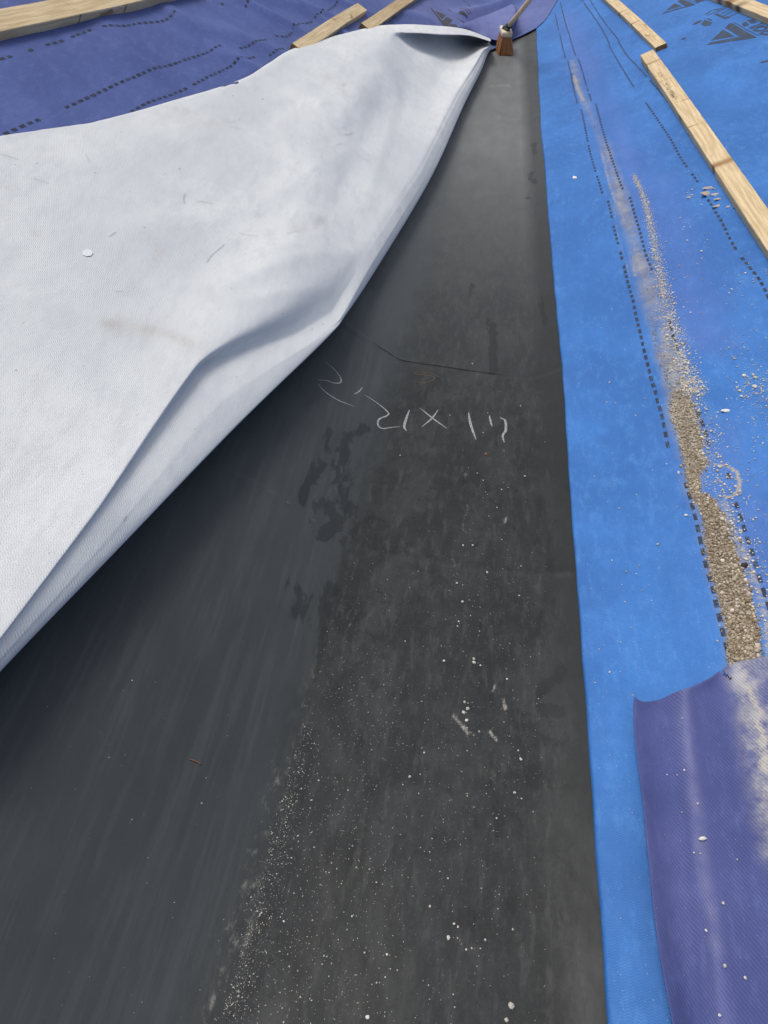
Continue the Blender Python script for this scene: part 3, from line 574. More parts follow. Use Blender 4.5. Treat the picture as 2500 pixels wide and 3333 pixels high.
P0 = P; PB = blur(P, 30); cc_ = np.clip((np.arange(nc) / 26 - 3.15) / .6, 0, 1)[:, None, None] * np.clip(1 - np.abs(np.arange(nr) / 20 - 5.7) / .9, 0, 1)[None, :, None]
P = blur(P, 2) * (1 - cc_) + PB * cc_
WR = [(line(p, .08), a, wd) for p, a, wd in [([(300, 500), (500, 460), (660, 400), (760, 330)], .010, .05), ([(420, 600), (560, 540), (700, 500)], -.010, .04), ([(500, 650), (640, 590), (770, 560)], .012, .03), ([(690, 230), (720, 300), (780, 200)], .006, .03),
     ([(830, 180), (780, 330), (720, 460)], -.008, .03), ([(860, 190), (830, 330), (780, 480)], .008, .025), ([(60, 640), (250, 720), (430, 785)], .008, .04), ([(0, 800), (200, 780), (400, 790)], -.006, .06), ([(100, 330), (300, 300), (480, 250)], .006, .06),
     ([(500, 260), (700, 200), (800, 140)], -.006, .04), ([(150,1000),(300,880),(420,800)], .006, .05), ([(560,690),(700,650),(760,620)], .008, .02)]]
top = np.clip(1 - np.abs(np.arange(nr) / 20 - 3) / 4, 0, 1)[None, :] ** .5
dz = sum(a * np.exp(-(seg_dist(P[..., 0], P[..., 1], pl) / wd) ** 2) for pl, a, wd in WR)
dz = dz + .010 * (fbm(P[..., 0] * 4 + 50, P[..., 1] * 3, 4) - .45) + .004 * (fbm(P[..., 0] * 14 + P[..., 1] * 5, P[..., 1] * 12, 3) - .45)
P[..., 2] += dz * top * .55
# torn notch in the free edge
notch = line([(484, 187), (496, 184), (505, 184), (512, 185)], .03)
dN = seg_dist(P[..., 0], P[..., 1], notch)
Ff = grid_faces(nc, nr)
dust = np.zeros((nc, nr)); GX = (P[..., 0], P[..., 1])
for pts, wd, s in [([(235, 720), (300, 730), (370, 755), (425, 788)], .018, .6), ([(280, 725), (350, 745)], .03, .4), ([(0, 375), (30, 380)], .004, .5), ([(345, 190), (420, 215)], .02, .3), ([(60, 485), (85, 500)], .012, .3),
    ([(345, 535), (350, 555), (330, 590)], .012, .35), ([(740, 195), (745, 190)], .008, .9), ([(500, 255), (515, 262)], .015, .45), ([(560, 440), (590, 480)], .0, 0), ([(650, 520), (700, 490)], .02, .3), ([(400, 250), (480, 240)], .03, .2), ([(700, 170), (800, 230)], .05, .15)]:
    if s: paint(dust, pts, wd, s, .08, XY=GX)
keep = ~(dN.ravel()[Ff].min(1) < .008)
Ff = Ff[keep]
fl = mesh('folded_strip', P.reshape(-1, 3), Ff, [M['white'], M['purple']], violet, attrs={'dust': dust, 'tint': dust * 0})
so = fl.modifiers.new('thickness', 'SOLIDIFY'); so.thickness = .0018; so.offset = -1; so.material_offset = 1; so.material_offset_rim = 0
fl['label'] = 'white underside of the violet membrane turned up and folded back'

GP = G[..., :2].reshape(-1, 2); GHh = (P[..., 2] - H(P[..., 0], P[..., 1])).reshape(-1); vis = (np.arange(nr) < 190)[None, :].repeat(nc, 0).reshape(-1) & (np.arange(nr) > 22)[None, :].repeat(nc, 0).reshape(-1)
GP, GHh = GP[vis], GHh[vis]
def on_flap(pts):
    pts = np.array(pts, float); hh = []
    for p in pts:
        d2 = ((GP - p) ** 2).sum(1); k = np.argsort(d2)[:5]; w_ = 1 / (d2[k] + .5); hh.append((GHh[k] * w_).sum() / w_.sum())
    return at(pts[:, 0], pts[:, 1], np.array(hh) + .0022)
w7 = lambda pts: [(.5 * x, 172.5 + .5 * y) for x, y in pts]
A = Acc()
for st_ in [[(800,488),(793,510),(797,533)], [(850,522),(885,526),(920,533)], [(0,318),(40,330),(80,343)], [(1030,658),(1070,668),(1110,672)], [(1480,235),(1510,233),(1530,225)], [(1450,283),(1480,272)], [(895,780),(915,752),(935,738),(968,708)], [(1545,325),(1600,355)],
            [(495,912),(530,910)], [(470,675),(500,655)], [(700,405),(722,402)], [(145,425),(180,435),(210,446)], [(975,165),(1000,175),(1020,178)], [(980,180),(1010,184)], [(370,320),(390,360)], [(1240,660),(1290,650)], [(890,785),(900,775)], [(1460,35),(1490,50)], [(1440,30),(1470,44)]]:
    pl = on_flap(smooth_line(w7(st_), 4)); c2 = pl[:, :2]; t = np.gradient(c2, axis=0); t /= np.linalg.norm(t, axis=1)[:, None] + 1e-9; nn = np.stack([-t[:, 1], t[:, 0]], 1) * .0006; m = len(pl)
    A.add((np.column_stack([np.concatenate([c2 + nn, c2 - nn]), np.concatenate([pl[:, 2], pl[:, 2]])]), [(i, i+1, m+i+1, m+i) for i in range(m - 1)]))
m_ = A.build('marks', plain('grey scuff', (.46, .46, .465), .9), violet)
A = Acc(); pc = on_flap([(189 + 12 * math.cos(a), 546 + 8 * math.sin(a)) for a in np.linspace(0, 5.3, 7)]); A.add((pc, [tuple(range(7))])); m2_ = A.build('marks', plain('clean white patch', (.745, .75, .755), .8, .05), violet)
bpy.context.view_layer.objects.active = fl
bpy.ops.object.select_all(action='DESELECT'); fl.select_set(True); bpy.ops.object.modifier_apply(modifier='thickness'); join_into(fl, [m_, m2_])

# ------------------------------------------------------------------ violet offcut in the near right corner
def off_h(px, py): return .018
OE = [(1371,1504),(1394,1515),(1427,1510),(1468,1490),(1516,1473),(1542,1462),(1556,1462),(1575,1466),(1594,1460),(1620,1436),(1680,1412),(1760,1395)]
# top margin (the little tongue at 1553,1442 is part of the edge)
OE = [(1371,1504),(1382,1513),(1400,1515),(1427,1510),(1450,1499),(1468,1491),(1490,1484),(1516,1473),(1535,1463),(1550,1452),(1575,1436),(1594,1429),(1625,1423),(1660,1415),(1720,1402),(1790,1390)]
OL = [(1371,1504),(1368,1527),(1372,1601),(1387,1719),(1401,1856),(1420,2022),(1453,2212),(1490,2400)]
nu, nv = 150, 190
def resamp(p, n):
    L = np.concatenate([[0], np.cumsum(np.linalg.norm(np.diff(p, axis=0), axis=1))]); t = np.linspace(0, L[-1], n)
    return np.column_stack([np.interp(t, L, p[:, 0]), np.interp(t, L, p[:, 1])])
oe = smooth_line(OE, 12); oe = resamp(oe, nu); ol = smooth_line(OL, 24); ol = resamp(ol, nv)
tvv = np.linspace(0, 1, nv); tu = np.linspace(0, 1, nu)
PX = ol[:, 0][:, None] + (oe[:, 0] - oe[0, 0])[None, :] * (1 - .18 * tvv[:, None])
PY = ol[:, 1][:, None] + (oe[:, 1] - oe[0, 1])[None, :] * (1 - tvv[:, None])
wx = PX - ol[:, 0][:, None]
curl = .042 * np.exp(-(wx / 38) ** 1.5) * np.interp(tvv, [0, .1, .5, 1], [.6, .9, 1, 1.25])[:, None]
tcurl = .016 * np.exp(-((PY - PY[0][None, :]) / 26.) ** 1.5) * (0.55 + .45 * np.sin(PX / 26.)) * np.clip(1.4 - (PX - 1371) / 400, .2, 1)
ridge = .010 * np.exp(-((PX - (1478 + (PY - 1500) * .075)) / 22) ** 2)
Hh = .020 + curl + tcurl + ridge
P = at(PX.ravel(), PY.ravel(), Hh.ravel()).reshape(nv, nu, 3)
P[..., 2] += .005 * (fbm(P[..., 0] * 7 + 3, P[..., 1] * 7, 3) - .45)
dust = np.zeros((nv, nu)); tint = np.zeros((nv, nu)); OX = (P[..., 0], P[..., 1])
for pts, wd, s in [([(1600, 1440), (1622, 1500), (1640, 1580), (1655, 1660), (1680, 1760)], .034, .36), ([(1665, 1500), (1675, 1600), (1700, 1720)], .05, .4), ([(1612, 1480), (1640, 1540)], .014, .6), ([(1640, 1560), (1655, 1660)], .018, .62)]: paint(dust, pts, wd, s, .02, XY=OX)
for pts, wd, s in [([(1470, 1490), (1480, 1600), (1500, 1740), (1520, 1900), (1545, 2050), (1560, 2212)], .012, .55), ([(1430, 1850), (1480, 2000)], .06, .2)]: paint(tint, pts, wd, s, .02, XY=OX)
fo = grid_faces(nv, nu)
gx, gy = PX.ravel()[fo].mean(1), PY.ravel()[fo].mean(1)
slit = seg_dist(gx, gy, np.array([(1556, 1448), (1566, 1458), (1579, 1467)])); fo = fo[slit > 2.2]
film = np.zeros((nv, nu))
for pts, wd, s in [([(1596, 1432), (1618, 1500), (1636, 1580), (1650, 1660), (1672, 1760), (1690, 1840)], .026, .8), ([(1640, 1430), (1665, 1520), (1690, 1640), (1710, 1760)], .035, .55), ([(1470, 1490), (1480, 1600), (1500, 1740), (1520, 1900), (1545, 2050)], .012, .10)]: paint(film, pts, wd, s, .02, soft=2.4, XY=OX)
offc = tag(mesh('membrane_offcut', P.reshape(-1, 3), fo, [M['offcut'], M['white']], attrs={'dust': dust, 'tint': tint, 'film': film}),
    'curling violet membrane piece with ragged cut edge lying on the blue membrane, nearest corner', 'membrane piece')
so = offc.modifiers.new('thickness', 'SOLIDIFY'); so.thickness = .0016; so.offset = 1
cc = P.reshape(-1, 3)
OFF_PTS = (PX, PY, P)

# ------------------------------------------------------------------ battens
def batten(name, A_, B_, wdt, th, side, label, zf, ext=(0, 0), marks=(), h0=.012, slant=0.0, group='sawn timber battens laid on the membranes', write=None, n=260):
    a, b = line([A_, B_], th + h0)
    d = b - a; L = np.linalg.norm(d); d /= L; a = a - d * ext[0]; b = b + d * ext[1]; L = np.linalg.norm(b - a)
    mx, my = (a + b)[:2] / 2; e = .05
    nrm = np.array([-(H(mx + e, my) - H(mx - e, my)) / (2 * e), -(H(mx, my + e) - H(mx, my - e)) / (2 * e), 1.0]); nrm -= d * (nrm @ d); nrm /= np.linalg.norm(nrm)
    s = np.cross(nrm, d) * side; s /= np.linalg.norm(s)
    bev = .0022; prof = [(bev, 0), (wdt - bev, 0), (wdt, -bev), (wdt, -th + bev), (wdt - bev, -th), (bev, -th), (0, -th + bev), (0, -bev)]
    V = []; dark = []; amber = []
    for i in range(n + 1):
        f = i / n; bow = .0025 * math.sin(f * 5 + wdt * 90); 
        for (u, v) in prof:
            x = f * L + (slant * (u / wdt - .5) * (1 if i in (0, n) else 0))
            j = (rng.random() - .5) * .0008
            pnt = np.array([x, u + bow + j, v + j])
            dk = 0; am = 0
            for (mf, mu, ml, ms, kind) in marks:
                g = math.exp(-((f * L - mf * L) / ml) ** 2) * (1 if mu is None else math.exp(-((u - mu * wdt) / .012) ** 2)) * ms
                if kind == 'd': dk = max(dk, g)
                elif kind == 's': dk = max(dk, g * (1 if v < -bev * .5 and u < bev * 1.1 else .12))
                else: am = max(am, g)
                if kind == 'n' and u < bev * 1.5: pnt[1] += g * .006; dk = max(dk, g * .8)
            V.append(pnt); dark.append(dk); amber.append(am)
    V = np.array(V); k = len(prof); Fc = []; mi = []
    for i in range(n):
        for j in range(k): Fc.append((i*k + j, i*k + (j+1) % k, (i+1)*k + (j+1) % k, (i+1)*k + j)); mi.append(0)
    Fc.append(tuple(range(k - 1, -1, -1))); mi.append(1); Fc.append(tuple(n*k + j for j in range(k))); mi.append(1)
    o = mesh(name, V, Fc, [M['wood'], M['endgrain']], attrs={'dark': dark, 'amber': amber}, midx=mi, smooth=False)
    from mathutils import Matrix
    R3 = Matrix((tuple(d), tuple(s), tuple(nrm))).transposed().to_4x4(); R3.translation = Vector(a); o.matrix_world = R3
    if np.linalg.det(np.array([d, s, nrm])) < 0:
        o.matrix_world = Matrix.Identity(4); W = a + V[:, :1] * d + V[:, 1:2] * s + V[:, 2:] * nrm
        R3 = Matrix((tuple(d), tuple(-s), tuple(nrm))).transposed().to_4x4(); R3.translation = Vector(a)
        V2 = V.copy(); V2[:, 1] *= -1; o.data.vertices.foreach_set('co', V2.astype(np.float32).ravel()); o.data.flip_normals(); o.matrix_world = R3; sg = -1
    else: sg = 1
    tag(o, label, 'batten', group)
    for cluster in (write or []):
        W = Acc()
        for s_ in cluster:
            pl = np.array(s_, float); t = np.gradient(pl, axis=0); t /= np.linalg.norm(t, axis=1)[:, None] + 1e-9; nn = np.stack([-t[:, 1], t[:, 0]], 1) * .0013
            m = len(pl); Q = np.concatenate([pl + nn, pl - nn]); W.add((np.column_stack([Q[:, 0], Q[:, 1] * sg, np.full(2*m, .0010)]), [(i, i+1, m+i+1, m+i) for i in range(m - 1)]))
        c = W.build('pencil_writing', M['pencil']); c.parent = o; c.location = (0, 0, 0)
    return o
def scribble(x0, x1, y0, y1, k):
    r = random.Random(k); out = []; x = x0
    while x < x1:
        w_ = r.uniform(.006, .011); p = [(x + w_ * r.random(), y0 + (y1 - y0) * r.random()) for _ in range(r.choice([2, 3, 4]))]
        out.append(smooth_line(p, 4) if len(p) > 2 else p); x += w_ + .004
    return out
WB, TB = .050, .027
bE = batten('timber_batten', (1382, 119), (1659, 540), .072, .045, 1, 'long pale batten with knots and pencil marks on the blue membrane, nearest on the right', blue_z, ext=(0, .35), slant=-.012,
    marks=[(.075, None, .014, .7, 'a'), (.078, .15, .008, 1, 'n'), (.11, .5, .006, .6, 'd'), (.615, None, .022, .9, 'a'), (.618, .12, .012, 1, 'n'), (.60, .35, .02, .5, 'd'), (.33, .9, .004, .8, 'd'), (.45, .1, .003, .8, 'd'), (.2, None, .003, .35, 'd'), (.36, None, .002, .4, 'd'), (.25, .8, .004, .4, 'd')],
    write=[scribble(.62, .90, .012, .036, 3), scribble(.42, .50, .02, .04, 4)])
bD = batten('timber_batten', (1416, 103), (1327, 18), .062, .034, -1, 'batten on the blue membrane whose dark end butts beside the long pale batten', blue_z, ext=(0, .7), marks=[(.35, .1, .010, .9, 'n'), (.3, .8, .02, .5, 'a'), (.12, None, .003, .4, 'd'), (.2, .5, .01, .5, 'd'), (.5, None, .003, .4, 'd'), (.55, .1, .01, .8, 'n')])
bF = batten('timber_batten', (1552, -4), (1659, 38), .075, .035, 1, 'wide batten with a dark bark patch on its edge in the far right corner', blue_z, ext=(.8, .6), marks=[(.45, .05, .05, .95, 'n'), (.38, .0, .05, .8, 'd'), (.52, .0, .04, .8, 'd')])
bA = batten('timber_batten', (0, 69), (310, 0), .085, .038, 1, 'broad orange pine board across the violet membrane, far left corner', purple_z, ext=(.5, .5), h0=.018, marks=[(.50, None, .004, .85, 's'), (.66, None, .005, .9, 's'), (.15, None, .2, .25, 'a'), (.5, .6, .2, .2, 'a')])
bB = batten('timber_batten', (793, 22), (690, 90), .066, .032, -1, 'short batten end poking out from beneath the folded white strip', purple_z, ext=(0, .25), h0=.018, slant=.0)
bC = batten('timber_batten', (897, 0), (815, 56), .066, .032, -1, 'amber batten behind the short one, running under the folded white strip', purple_z, ext=(.5, .15), h0=.018, marks=[(.5, None, .5, .35, 'a')])

# ------------------------------------------------------------------ broom
bp = line([(1091, 120)])[0]; dep = (bp - O_) @ F_; s_px = dep / FPX      # metres per photo unit there
print('broom', bp, dep, 'm per px', s_px)
vd = (O_ - bp); vd[2] = 0; vd /= np.linalg.norm(vd)                       # the head points along the valley
ax = Vector((-0.10, 1, 0)).normalized(); sx = Vector((ax.y, -ax.x, 0))
broom = empty('broom', tuple(bp), 'wooden broom with brown bristles and green socket standing on the liner beside the white fold', 'broom')
O3 = Vector(bp)
def tube(p0, p1, r0, r1, n=20, caps=True, seg=6):
    p0, p1 = Vector(p0), Vector(p1); d = (p1 - p0); q = d.to_track_quat('Z', 'Y'); V = []; Fc = []
    for i in range(seg + 1):
        f = i / seg; c = p0 + d * f; r = r0 + (r1 - r0) * f
        for j in range(n): a = 2 * math.pi * j / n; V.append(c + q @ Vector((r * math.cos(a), r * math.sin(a), 0)))
    for i in range(seg):
        for j in range(n): Fc.append((i*n + j, i*n + (j+1) % n, (i+1)*n + (j+1) % n, (i+1)*n + j))
    if caps: Fc.append(tuple(range(n - 1, -1, -1))); Fc.append(tuple(seg*n + j for j in range(n)))
    return np.array([v[:] for v in V]), Fc
bw = 35 / 1.507 * s_px; bh = .036; brl = .105; blen = .20; tilt = .0
# block: rounded box, slightly tipped towards the viewer
import bmesh
def box(cx, cy, cz, lx, ly, lz, bev, seg=3):
    bm = bmesh.new(); bmesh.ops.create_cube(bm, size=1)
    for v in bm.verts: v.co = Vector((v.co.x * lx, v.co.y * ly, v.co.z * lz))
    bmesh.ops.bevel(bm, geom=bm.edges[:], offset=bev, segments=seg, profile=.5, affect='EDGES')
    bm.verts.index_update(); V = np.array([(v.co.x, v.co.y, v.co.z) for v in bm.verts]); Fc = [tuple(v.index for v in f.verts) for f in bm.faces]; bm.free()
    return V + np.array([cx, cy, cz]), Fc
Bt = np.array([sx[:], ax[:], (0, 0, 1)])
top_z = brl + bh
V, Fc = box(0, blen / 2, brl + bh / 2, bw, blen, bh, .010); V = V @ Bt + np.array(bp)
mesh('head_block', V, Fc, plain('pale beech block', (.74, .62, .44), .55, .2, 40), broom)
# bristles: hundreds of tapering tufts splaying outwards
A = Acc(); tone = []
for i in range(1500):
    u, v = rng.uniform(-.42, .42), rng.uniform(.03, .97)
    base = np.array([u * bw, v * blen, brl + .004]); sp = np.array([u * bw * 1.75 + rng.normal(0, .002), (v - .5) * blen * 1.12 + blen / 2 + rng.normal(0, .003), rng.uniform(.001, .006)])
    mid = (base + sp) / 2 + np.array([u * bw * .12, 0, 0]); r = .0011
    pts = [base, mid, sp]; V = []
    for k, p in enumerate(pts):
        for j in range(3): a = 2.09 * j + i; V.append(p + np.array([r * math.cos(a), r * math.sin(a), 0]))
    V = np.array(V) @ Bt + np.array(bp); A.add((V, [(k*3 + j, k*3 + (j+1) % 3, (k+1)*3 + (j+1) % 3, (k+1)*3 + j) for k in range(2) for j in range(3)])); tone += [rng.random()] * 9
A.build('bristles', attr_col('brown bristle', (.30, .13, .055), (.75, .40, .20), .6), broom, attrs={'tone': tone})
hb = np.array([0, blen * .42, top_z]) @ Bt + np.array(bp); h2 = at(1143, 2, 0.40)[0]; dr = (h2 - hb) / np.linalg.norm(h2 - hb)
print('handle dir', dr, h2)
hr = .0145
A = Acc(); A.add(tube(hb - dr * .004, hb + dr * .105, hr * 1.6, hr * 1.4)); A.add(tube(hb - dr * .006, hb + dr * .008, hr * 2.1, hr * 1.9)); A.build('handle_socket', plain('dark green plastic', (.010, .045, .035), .4, .2, 40, .1, .5), broom)
A = Acc(); A.add(tube(hb + dr * .09, hb + dr * 1.35, hr, hr)); A.build('handle', plain('varnished pine pole', (.78, .60, .38), .5, .2, 30, .1, .4), broom)

# ------------------------------------------------------------------ grit, sand and splinters
ico = [(0,.526,.851),(0,.526,-.851),(0,-.526,.851),(0,-.526,-.851),(.526,.851,0),(.526,-.851,0),(-.526,.851,0),(-.526,-.851,0),(.851,0,.526),(-.851,0,.526),(.851,0,-.526),(-.851,0,-.526)]
icof = [(0,2,8),(0,8,4),(0,4,6),(0,6,9),(0,9,2),(2,7,5),(2,5,8),(2,9,7),(8,5,10),(8,10,4),(10,5,3),(5,7,3),(7,11,3),(7,9,11),(11,9,6),(11,6,1),(1,6,4),(1,4,10),(1,10,3),(11,1,3)]
ico = np.array(ico); icof = np.array(icof)
def grains(name, xyz, size, mat, flat_=.7, parent=None, long=1.0, tone=None):
    n = len(xyz); s = np.asarray(size)[:, None, None] * .5
    V = ico[None] * s * rng.uniform(.7, 1.25, (n, 12, 1)) * np.stack([rng.uniform(.8, 1.3, n) * long, rng.uniform(.7, 1.1, n), np.full(n, flat_)], -1)[:, None, :]
    a = rng.uniform(0, 6.28, n); ca, sa = np.cos(a)[:, None], np.sin(a)[:, None]
    x = V[..., 0] * ca - V[..., 1] * sa; y = V[..., 0] * sa + V[..., 1] * ca
    V = np.stack([x, y, V[..., 2]], -1) + np.asarray(xyz)[:, None, :]
    V[..., 2] += np.asarray(size)[:, None] * .5 * flat_ * .7
    Fc = (icof[None] + (np.arange(n) * 12)[:, None, None]).reshape(-1, 3)
    if tone is None: tone = rng.beta(1.3, 1.6, n)
    return mesh(name, V.reshape(-1, 3), Fc, mat, parent, smooth=False, attrs={'tone': np.repeat(tone, 12)})
# sand drift between the two dashed lines of the blue membrane
n = 34000; y0, y1 = wl[-1, 1], wl[0, 1]
yy = y0 + (y1 - y0) * rng.random(n) ** 1.9; f = rng.beta(1.1, 1.1, n); xx = gl(yy) + (gr(yy) - gl(yy)) * f + rng.normal(0, .004, n)
far = np.interp(yy, [y0, near_y - .05, near_y + .08, 2.2, y1], [1, 1, .10, .04, .02]); lf = (f < .22) & (yy > near_y) & (yy < near_y + .45); far = np.where(lf, .55, far); k = rng.random(n) < far; xx, yy = xx[k], yy[k]
sz = rng.gamma(2.2, .0011, len(xx)) + .0012
hump = .004 * np.clip(np.minimum(xx - gl(yy), gr(yy) - xx) / .02, 0, 1) * np.interp(yy, [y0, 1.3, 2], [1, .8, 0])
sz *= np.interp(yy, [y0, 1.2, 2.2], [1.05, .9, .55])
P1 = np.column_stack([xx, yy, blue_z(xx, yy) + hump * rng.random(len(xx))])
def strip(pts, wd, n, pw=1.0):
    pl = line(smooth_line(pts, 6), .01); L = np.concatenate([[0], np.cumsum(np.linalg.norm(np.diff(pl[:, :2], axis=0), axis=1))]); t = L[-1] * rng.random(n) ** pw
    wdd = np.interp(t / L[-1], np.linspace(0, 1, len(wd)), wd)
    return np.interp(t, L, pl[:, 0]) + rng.normal(0, 1, n) * wdd, np.interp(t, L, pl[:, 1]) + rng.normal(0, .01, n)
sx1, sy1 = strip([(1495, 860), (1478, 812), (1464, 763), (1442, 684), (1429, 620), (1416, 562), (1403, 492), (1390, 438), (1368, 385)], [.018, .015, .013, .010, .009, .007, .006], 5200, 1.35)
sx2, sy2 = strip([(1640, 1400), (1610, 1230), (1560, 1080), (1530, 960), (1500, 870)], [.03, .025, .02, .016], 1100)
P2 = np.column_stack([np.concatenate([sx1, sx2]), np.concatenate([sy1, sy2])]); P2 = np.column_stack([P2, blue_z(P2[:, 0], P2[:, 1])]); sz2 = (rng.gamma(2.2, .0012, len(P2)) + .0010) * np.interp(P2[:, 1], [1.2, 2, 3.5], [1, .8, .6])
tag(grains('sand', np.vstack([P1, P2]), np.concatenate([sz, sz2]), M['grain'], tone=np.concatenate([rng.beta(1.0, 2.4, len(P1)) * .85, rng.beta(3.4, 1.1, len(P2))])), 'drift of brown sand and crushed mortar trailing down the blue membrane', 'sand', kind='stuff')
# finer grit strewn on the blue slope to the right of the drift
def scatter_px(n, cx, cy, rx, ry, zf, h=.01):
    px = rng.normal(cx, rx, n); py = rng.normal(cy, ry, n); p = at(px, py, h); p[:, 2] = zf(p[:, 0], p[:, 1]); return p
S = [scatter_px(260, 1630, 830, 25, 28, blue_z), scatter_px(130, 1600, 760, 30, 60, blue_z), scatter_px(60, 1610, 600, 30, 25, blue_z), scatter_px(150, 1570, 940, 60, 70, blue_z), scatter_px(110, 1480, 560, 40, 90, blue_z),
     scatter_px(120, 1650, 870, 20, 30, blue_z), scatter_px(60, 1350, 1250, 60, 260, blue_z), scatter_px(40, 1320, 600, 60, 200, blue_z), scatter_px(90, 1600, 1050, 50, 60, blue_z), scatter_px(40, 1560, 410, 40, 30, blue_z)]
S = np.vstack(S); ok = (S[:, 0] > ex(S[:, 1]) + .01) & (S[:, 1] > .1); S = S[ok]
tag(grains('grit', S, rng.gamma(2, .0010, len(S)) + .0010, M['pebble']), 'fine pale grit sprinkled over the blue membrane', 'grit', kind='stuff')
# dusty specks on the black liner
n = 5200; py = rng.uniform(1150, 2212, n); px = rng.uniform(520, 1190, n); clp = np.interp(py, [775, 1350, 1850, 2212], [870, 705, 565, 440])
px = clp + np.abs(rng.normal(0, 1, n)) * np.interp(py, [1150, 2212], [250, 320]); k = (px < 1180) & (rng.random(n) < np.interp(py, [1150, 1500, 1700, 2212], [.12, .5, .9, .9]) * (.25 + 1.1 * vnoise(px / 60, py / 80)))
px, py = px[k], py[k]
n2 = 950; py2 = rng.uniform(1560, 2200, n2); px2 = np.interp(py2, [1350, 1850, 2212], [705, 572, 470]) + np.abs(rng.normal(0, 26, n2)) + 6
n3 = 500; px3 = rng.normal(1060, 55, n3); py3 = rng.normal(1330, 260, n3); kk = (px3 < 1190) & (py3 > 560) & (px3 > 900); px3, py3 = px3[kk], py3[kk]
n4 = 55; px4 = rng.uniform(60, 520, n4); py4 = rng.uniform(1450, 2200, n4)
px = np.concatenate([px, px2, px3, px4]); py = np.concatenate([py, py2, py3, py4]); p = at(px, py); p[:, 2] = liner_z(p[:, 0], p[:, 1])
tag(grains('grit', p, rng.gamma(1.3, .0005, len(p)) + .0005, M['pebble'], .5, tone=rng.beta(1.2, 2.6, len(p))), 'fine pale dust specks lying over the black rubber liner', 'grit', kind='stuff')
tag(grains('grit', (lambda q_: q_)(np.column_stack([P1[:0]])) if False else scatter_px(2, 1500, 1700, 1, 1, lambda x, y: H(x, y) + .03), [.0015, .0015], M['pebble']), 'two tiny specks on the violet offcut', 'grit', kind='stuff') if False else None

# countable pebbles
def rock(name, loc, size, mat, label, cat, group, fl=.65, lng=1.0, tone=.8, rot=None):
    bm = bmesh.new(); bmesh.ops.create_icosphere(bm, subdivisions=1, radius=.5); s = rng.uniform(0, 100)
    for v in bm.verts:
        c = v.co; k = .55 + .8 * vnoise(np.array([c.x * 4.2 + s]), np.array([c.y * 4.2 + c.z * 3.7 + s]))[0]
        v.co = Vector((c.x * lng * k, c.y * k, c.z * fl * k)) * size
    me = bpy.data.meshes.new(name); bm.to_mesh(me); bm.free(); me.materials.append(mat)
    a = me.attributes.new('tone', 'FLOAT', 'POINT'); a.data.foreach_set('value', np.full(len(me.vertices), tone, np.float32))
    o = bpy.data.objects.new(name, me); COL.objects.link(o); o.location = (loc[0], loc[1], loc[2] + size * fl * .32); o.rotation_euler = (rng.uniform(-.2, .2), rng.uniform(-.2, .2), rng.uniform(0, 6.3) if rot is None else rot)
    return tag(o, label, cat, group)
c3 = lambda x, y: (796.3 + .32 * x, 1227.6 + .32 * y)         # crop offsets
c5 = lambda x, y: (663.6 + .4 * x, 1592.6 + .4 * y)
PB = [(q([(937,498)])[0], .006), (q([(1318,449)])[0], .006), (q([(1140,486)])[0], .005), (q([(1117,593)])[0], .005), (q([(667,716)])[0], .005), (q([(1341,832)])[0], .008), (q([(1116,853)])[0], .005), (q([(1058,219)])[0], .006),
      (q([(1215,904)])[0], .005), (q([(1191,1001)])[0], .005), (q([(1008,1205)])[0], .007), (q([(1060,1205)])[0], .008), (q([(1130,916)])[0], .004), (q([(1250,893)])[0], .004),
      (c3(800,32), .007), (c3(595,102), .007), (c3(633,228), .008), (c3(607,361), .006), (c3(598,391), .005), (c3(749,426), .004), (c3(710,614), .009), (c3(711,638), .010), (c3(508,627), .007), (c3(755,657), .006), (c3(933,749), .006), (c3(646,905), .007), (c3(668,952), .010), (c3(641,979), .010),
      (c3(661,1028), .009), (c3(664,1080), .005), (c3(375,1247), .005), (c3(1026,1294), .010), (c3(277,1409), .007), (c3(985,1519), .007), (c3(1031,1558), .004), (c5(760,763), .005), (c5(663,915), .006), (c5(763,1085), .009), (c5(962,1095), .005), (c5(1110,1038), .005),
      (c5(310,1165), .005), (c5(431,1175), .005), (c5(1102,1450), .014), (c5(1075,1525), .009), (c5(327,1512), .009), (c5(864,317), .004), (c5(554,214), .006), (c5(1022,438), .005), (c5(814,1025), .005), (c5(888,1140), .004)]
for i, ((x, y), s) in enumerate(PB):
    p = at(x, y)[0]; z = liner_z(np.array([p[0]]), np.array([p[1]]))[0]
    rock('pebble', (p[0], p[1], z), s * .82, M['pebble'], 'tiny pale pebble lying loose on the black rubber liner', 'pebble', 'pale pebbles loose on the black liner', tone=rng.uniform(.2, .85))
p = at(*q([(1130, 712)])[0])[0]; rock('stone_chip', (p[0], p[1], liner_z(p[:1], p[1:2])[0]), .009, attr_col('rusty stone', (.14, .05, .02), (.26, .12, .06)), 'small rust brown stone below the chalk figures on the black liner', 'pebble', None)
off_spots = [(577,425,.004),(588,738,.005),(662,926,.005),(695,1133,.011),(808,1502,.007),(709,1664,.006),(820,1880,.008),(938,1940,.007),(793,2157,.007),(573,983,.004),(642,1208,.004),(682,1216,.004),(895,1254,.004),(485,757,.003),(541,762,.004)]
kdx, kdy, kdP = OFF_PTS
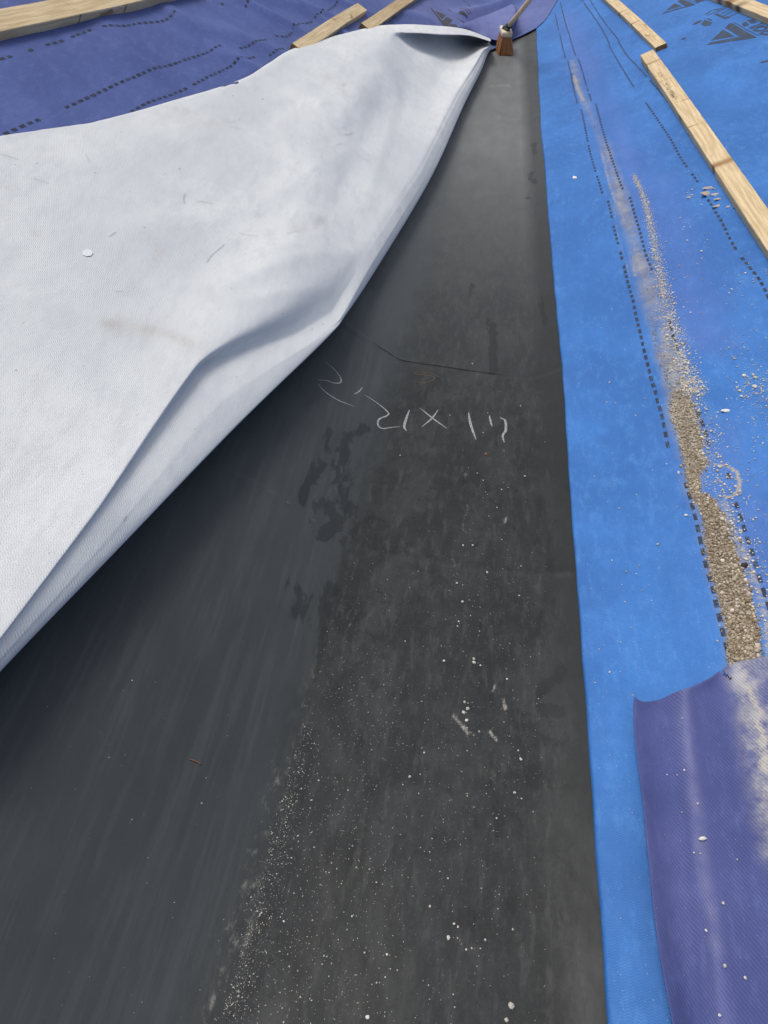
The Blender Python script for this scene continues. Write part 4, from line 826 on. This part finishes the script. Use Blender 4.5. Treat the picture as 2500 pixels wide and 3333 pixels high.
for i, (x, y, s) in enumerate(off_spots):
    dx, dy = 1260.8 + .37 * x, 1393.5 + .37 * y; j = np.argmin((kdx - dx) ** 2 + (kdy - dy) ** 2); pp = kdP.reshape(-1, 3)[j]
    big = s > .01
    rock('pebble', (pp[0], pp[1], pp[2] + .0015), s * .78, M['pebble'], 'largest oblong white pebble on the violet offcut' if big else 'tiny pale pebble resting on the violet offcut', 'pebble', None if big else 'pale pebbles on the violet offcut', lng=1.7 if big else 1.0, tone=.85 if big else rng.uniform(.3, .95), rot=.2 if big else None)
d5 = lambda x, y: (1128 + .32 * x, 331.8 + .32 * y); d6 = lambda x, y: (1260.8 + .3 * x, 862.6 + .3 * y)
bl = [(d5(1410,928), .011), (d5(1500,826), .010), (d5(1008,960), .010), (d5(1133,1086), .009), (d5(1095,485), .008), (d5(1495,1505), .014), (d5(1565,1580), .016), (d6(598,462), .006), (d6(683,528), .009), (d6(736,836), .010), (d6(378,1256), .005), (d6(205,1160), .005)]
for (x, y), s in bl:
    p = at(x, y, .01)[0]; z = blue_z(p[:1], p[1:2])[0]
    rock('pebble', (p[0], p[1], z), s * .8, M['pebble'], 'pale pebble lying on the bright blue membrane', 'pebble', 'pale pebbles on the blue membrane', tone=rng.uniform(.6, 1))
p = at(*d5(353, 166), .01)[0]; rock('mortar_blob', (p[0], p[1], blue_z(p[:1], p[1:2])[0]), .022, M['pebble'], 'lone white mortar blob on the blue membrane near its left edge', 'mortar blob', None, .3, 1.4, 1)
p = at(*d6(1015, 102), .01)[0]; rock('mortar_blob', (p[0], p[1], blue_z(p[:1], p[1:2])[0]), .016, M['pebble'], 'elongated white mortar flake right of the sand drift on the blue membrane', 'mortar flake', None, .4, 2.0, .95, .2)
p = at(*d6(1150, 1205), .01)[0]; rock('mortar_blob', (p[0], p[1], blue_z(p[:1], p[1:2])[0] + .002), .012, attr_col('dark lump', (.03, .025, .02), (.06, .05, .04)), 'dark lump at the right edge of the sand drift', 'lump', None, .7, 1.5, .5)
chips = [((1250,248), .034, .1, 'upper flat wood chip beside the long pale batten'), ((1240,285), .046, .75, 'largest wood chip, slanting, beside the long pale batten'), ((1298,290), .026, .1, 'squarish wood chip right of the largest one'), ((1318,322), .026, .3, 'rounded wood chip below the squarish one'),
         ((1315,365), .030, .5, 'slanting wood chip below the rounded one'), ((1290,252), .018, 0, None), ((1145,248), .013, .3, None), ((1147,283), .012, .1, None), ((1128,296), .018, .4, None), ((1115,265), .010, 0, None), ((1385,373), .016, .5, None), ((1445,373), .022, 0, None), ((1210,350), .012, 0, None)]
for (x, y), s, r, lb in chips:
    p = at(*d5(x, y), .012)[0]
    rock('wood_chip', (p[0], p[1], blue_z(p[:1], p[1:2])[0]), s * .72, M['chip'], lb or 'small loose wood chip on the blue membrane near the long pale batten', 'wood chip', 'wood chips by the long pale batten', .28, 1.9, rng.uniform(.4, 1), r)
pl = line(smooth_line([(410, 1640), (418, 1643), (426, 1646), (433, 1650)], 5)); V, Fc = ribbon(pl, .0035, .002, liner_z, True)
A = Acc(); zz = liner_z(pl[:, 0], pl[:, 1]) + .002
for a, b in zip(range(len(pl) - 1), range(1, len(pl))): A.add(tube((pl[a, 0], pl[a, 1], zz[a]), (pl[b, 0], pl[b, 1], zz[b]), .0012, .0012, 6, False, 1))
tag(A.build('twig', plain('reddish splinter', (.26, .12, .06), .8)), 'thin reddish splinter on the bare left side of the black liner', 'splinter')
print('objects', len(bpy.data.objects))
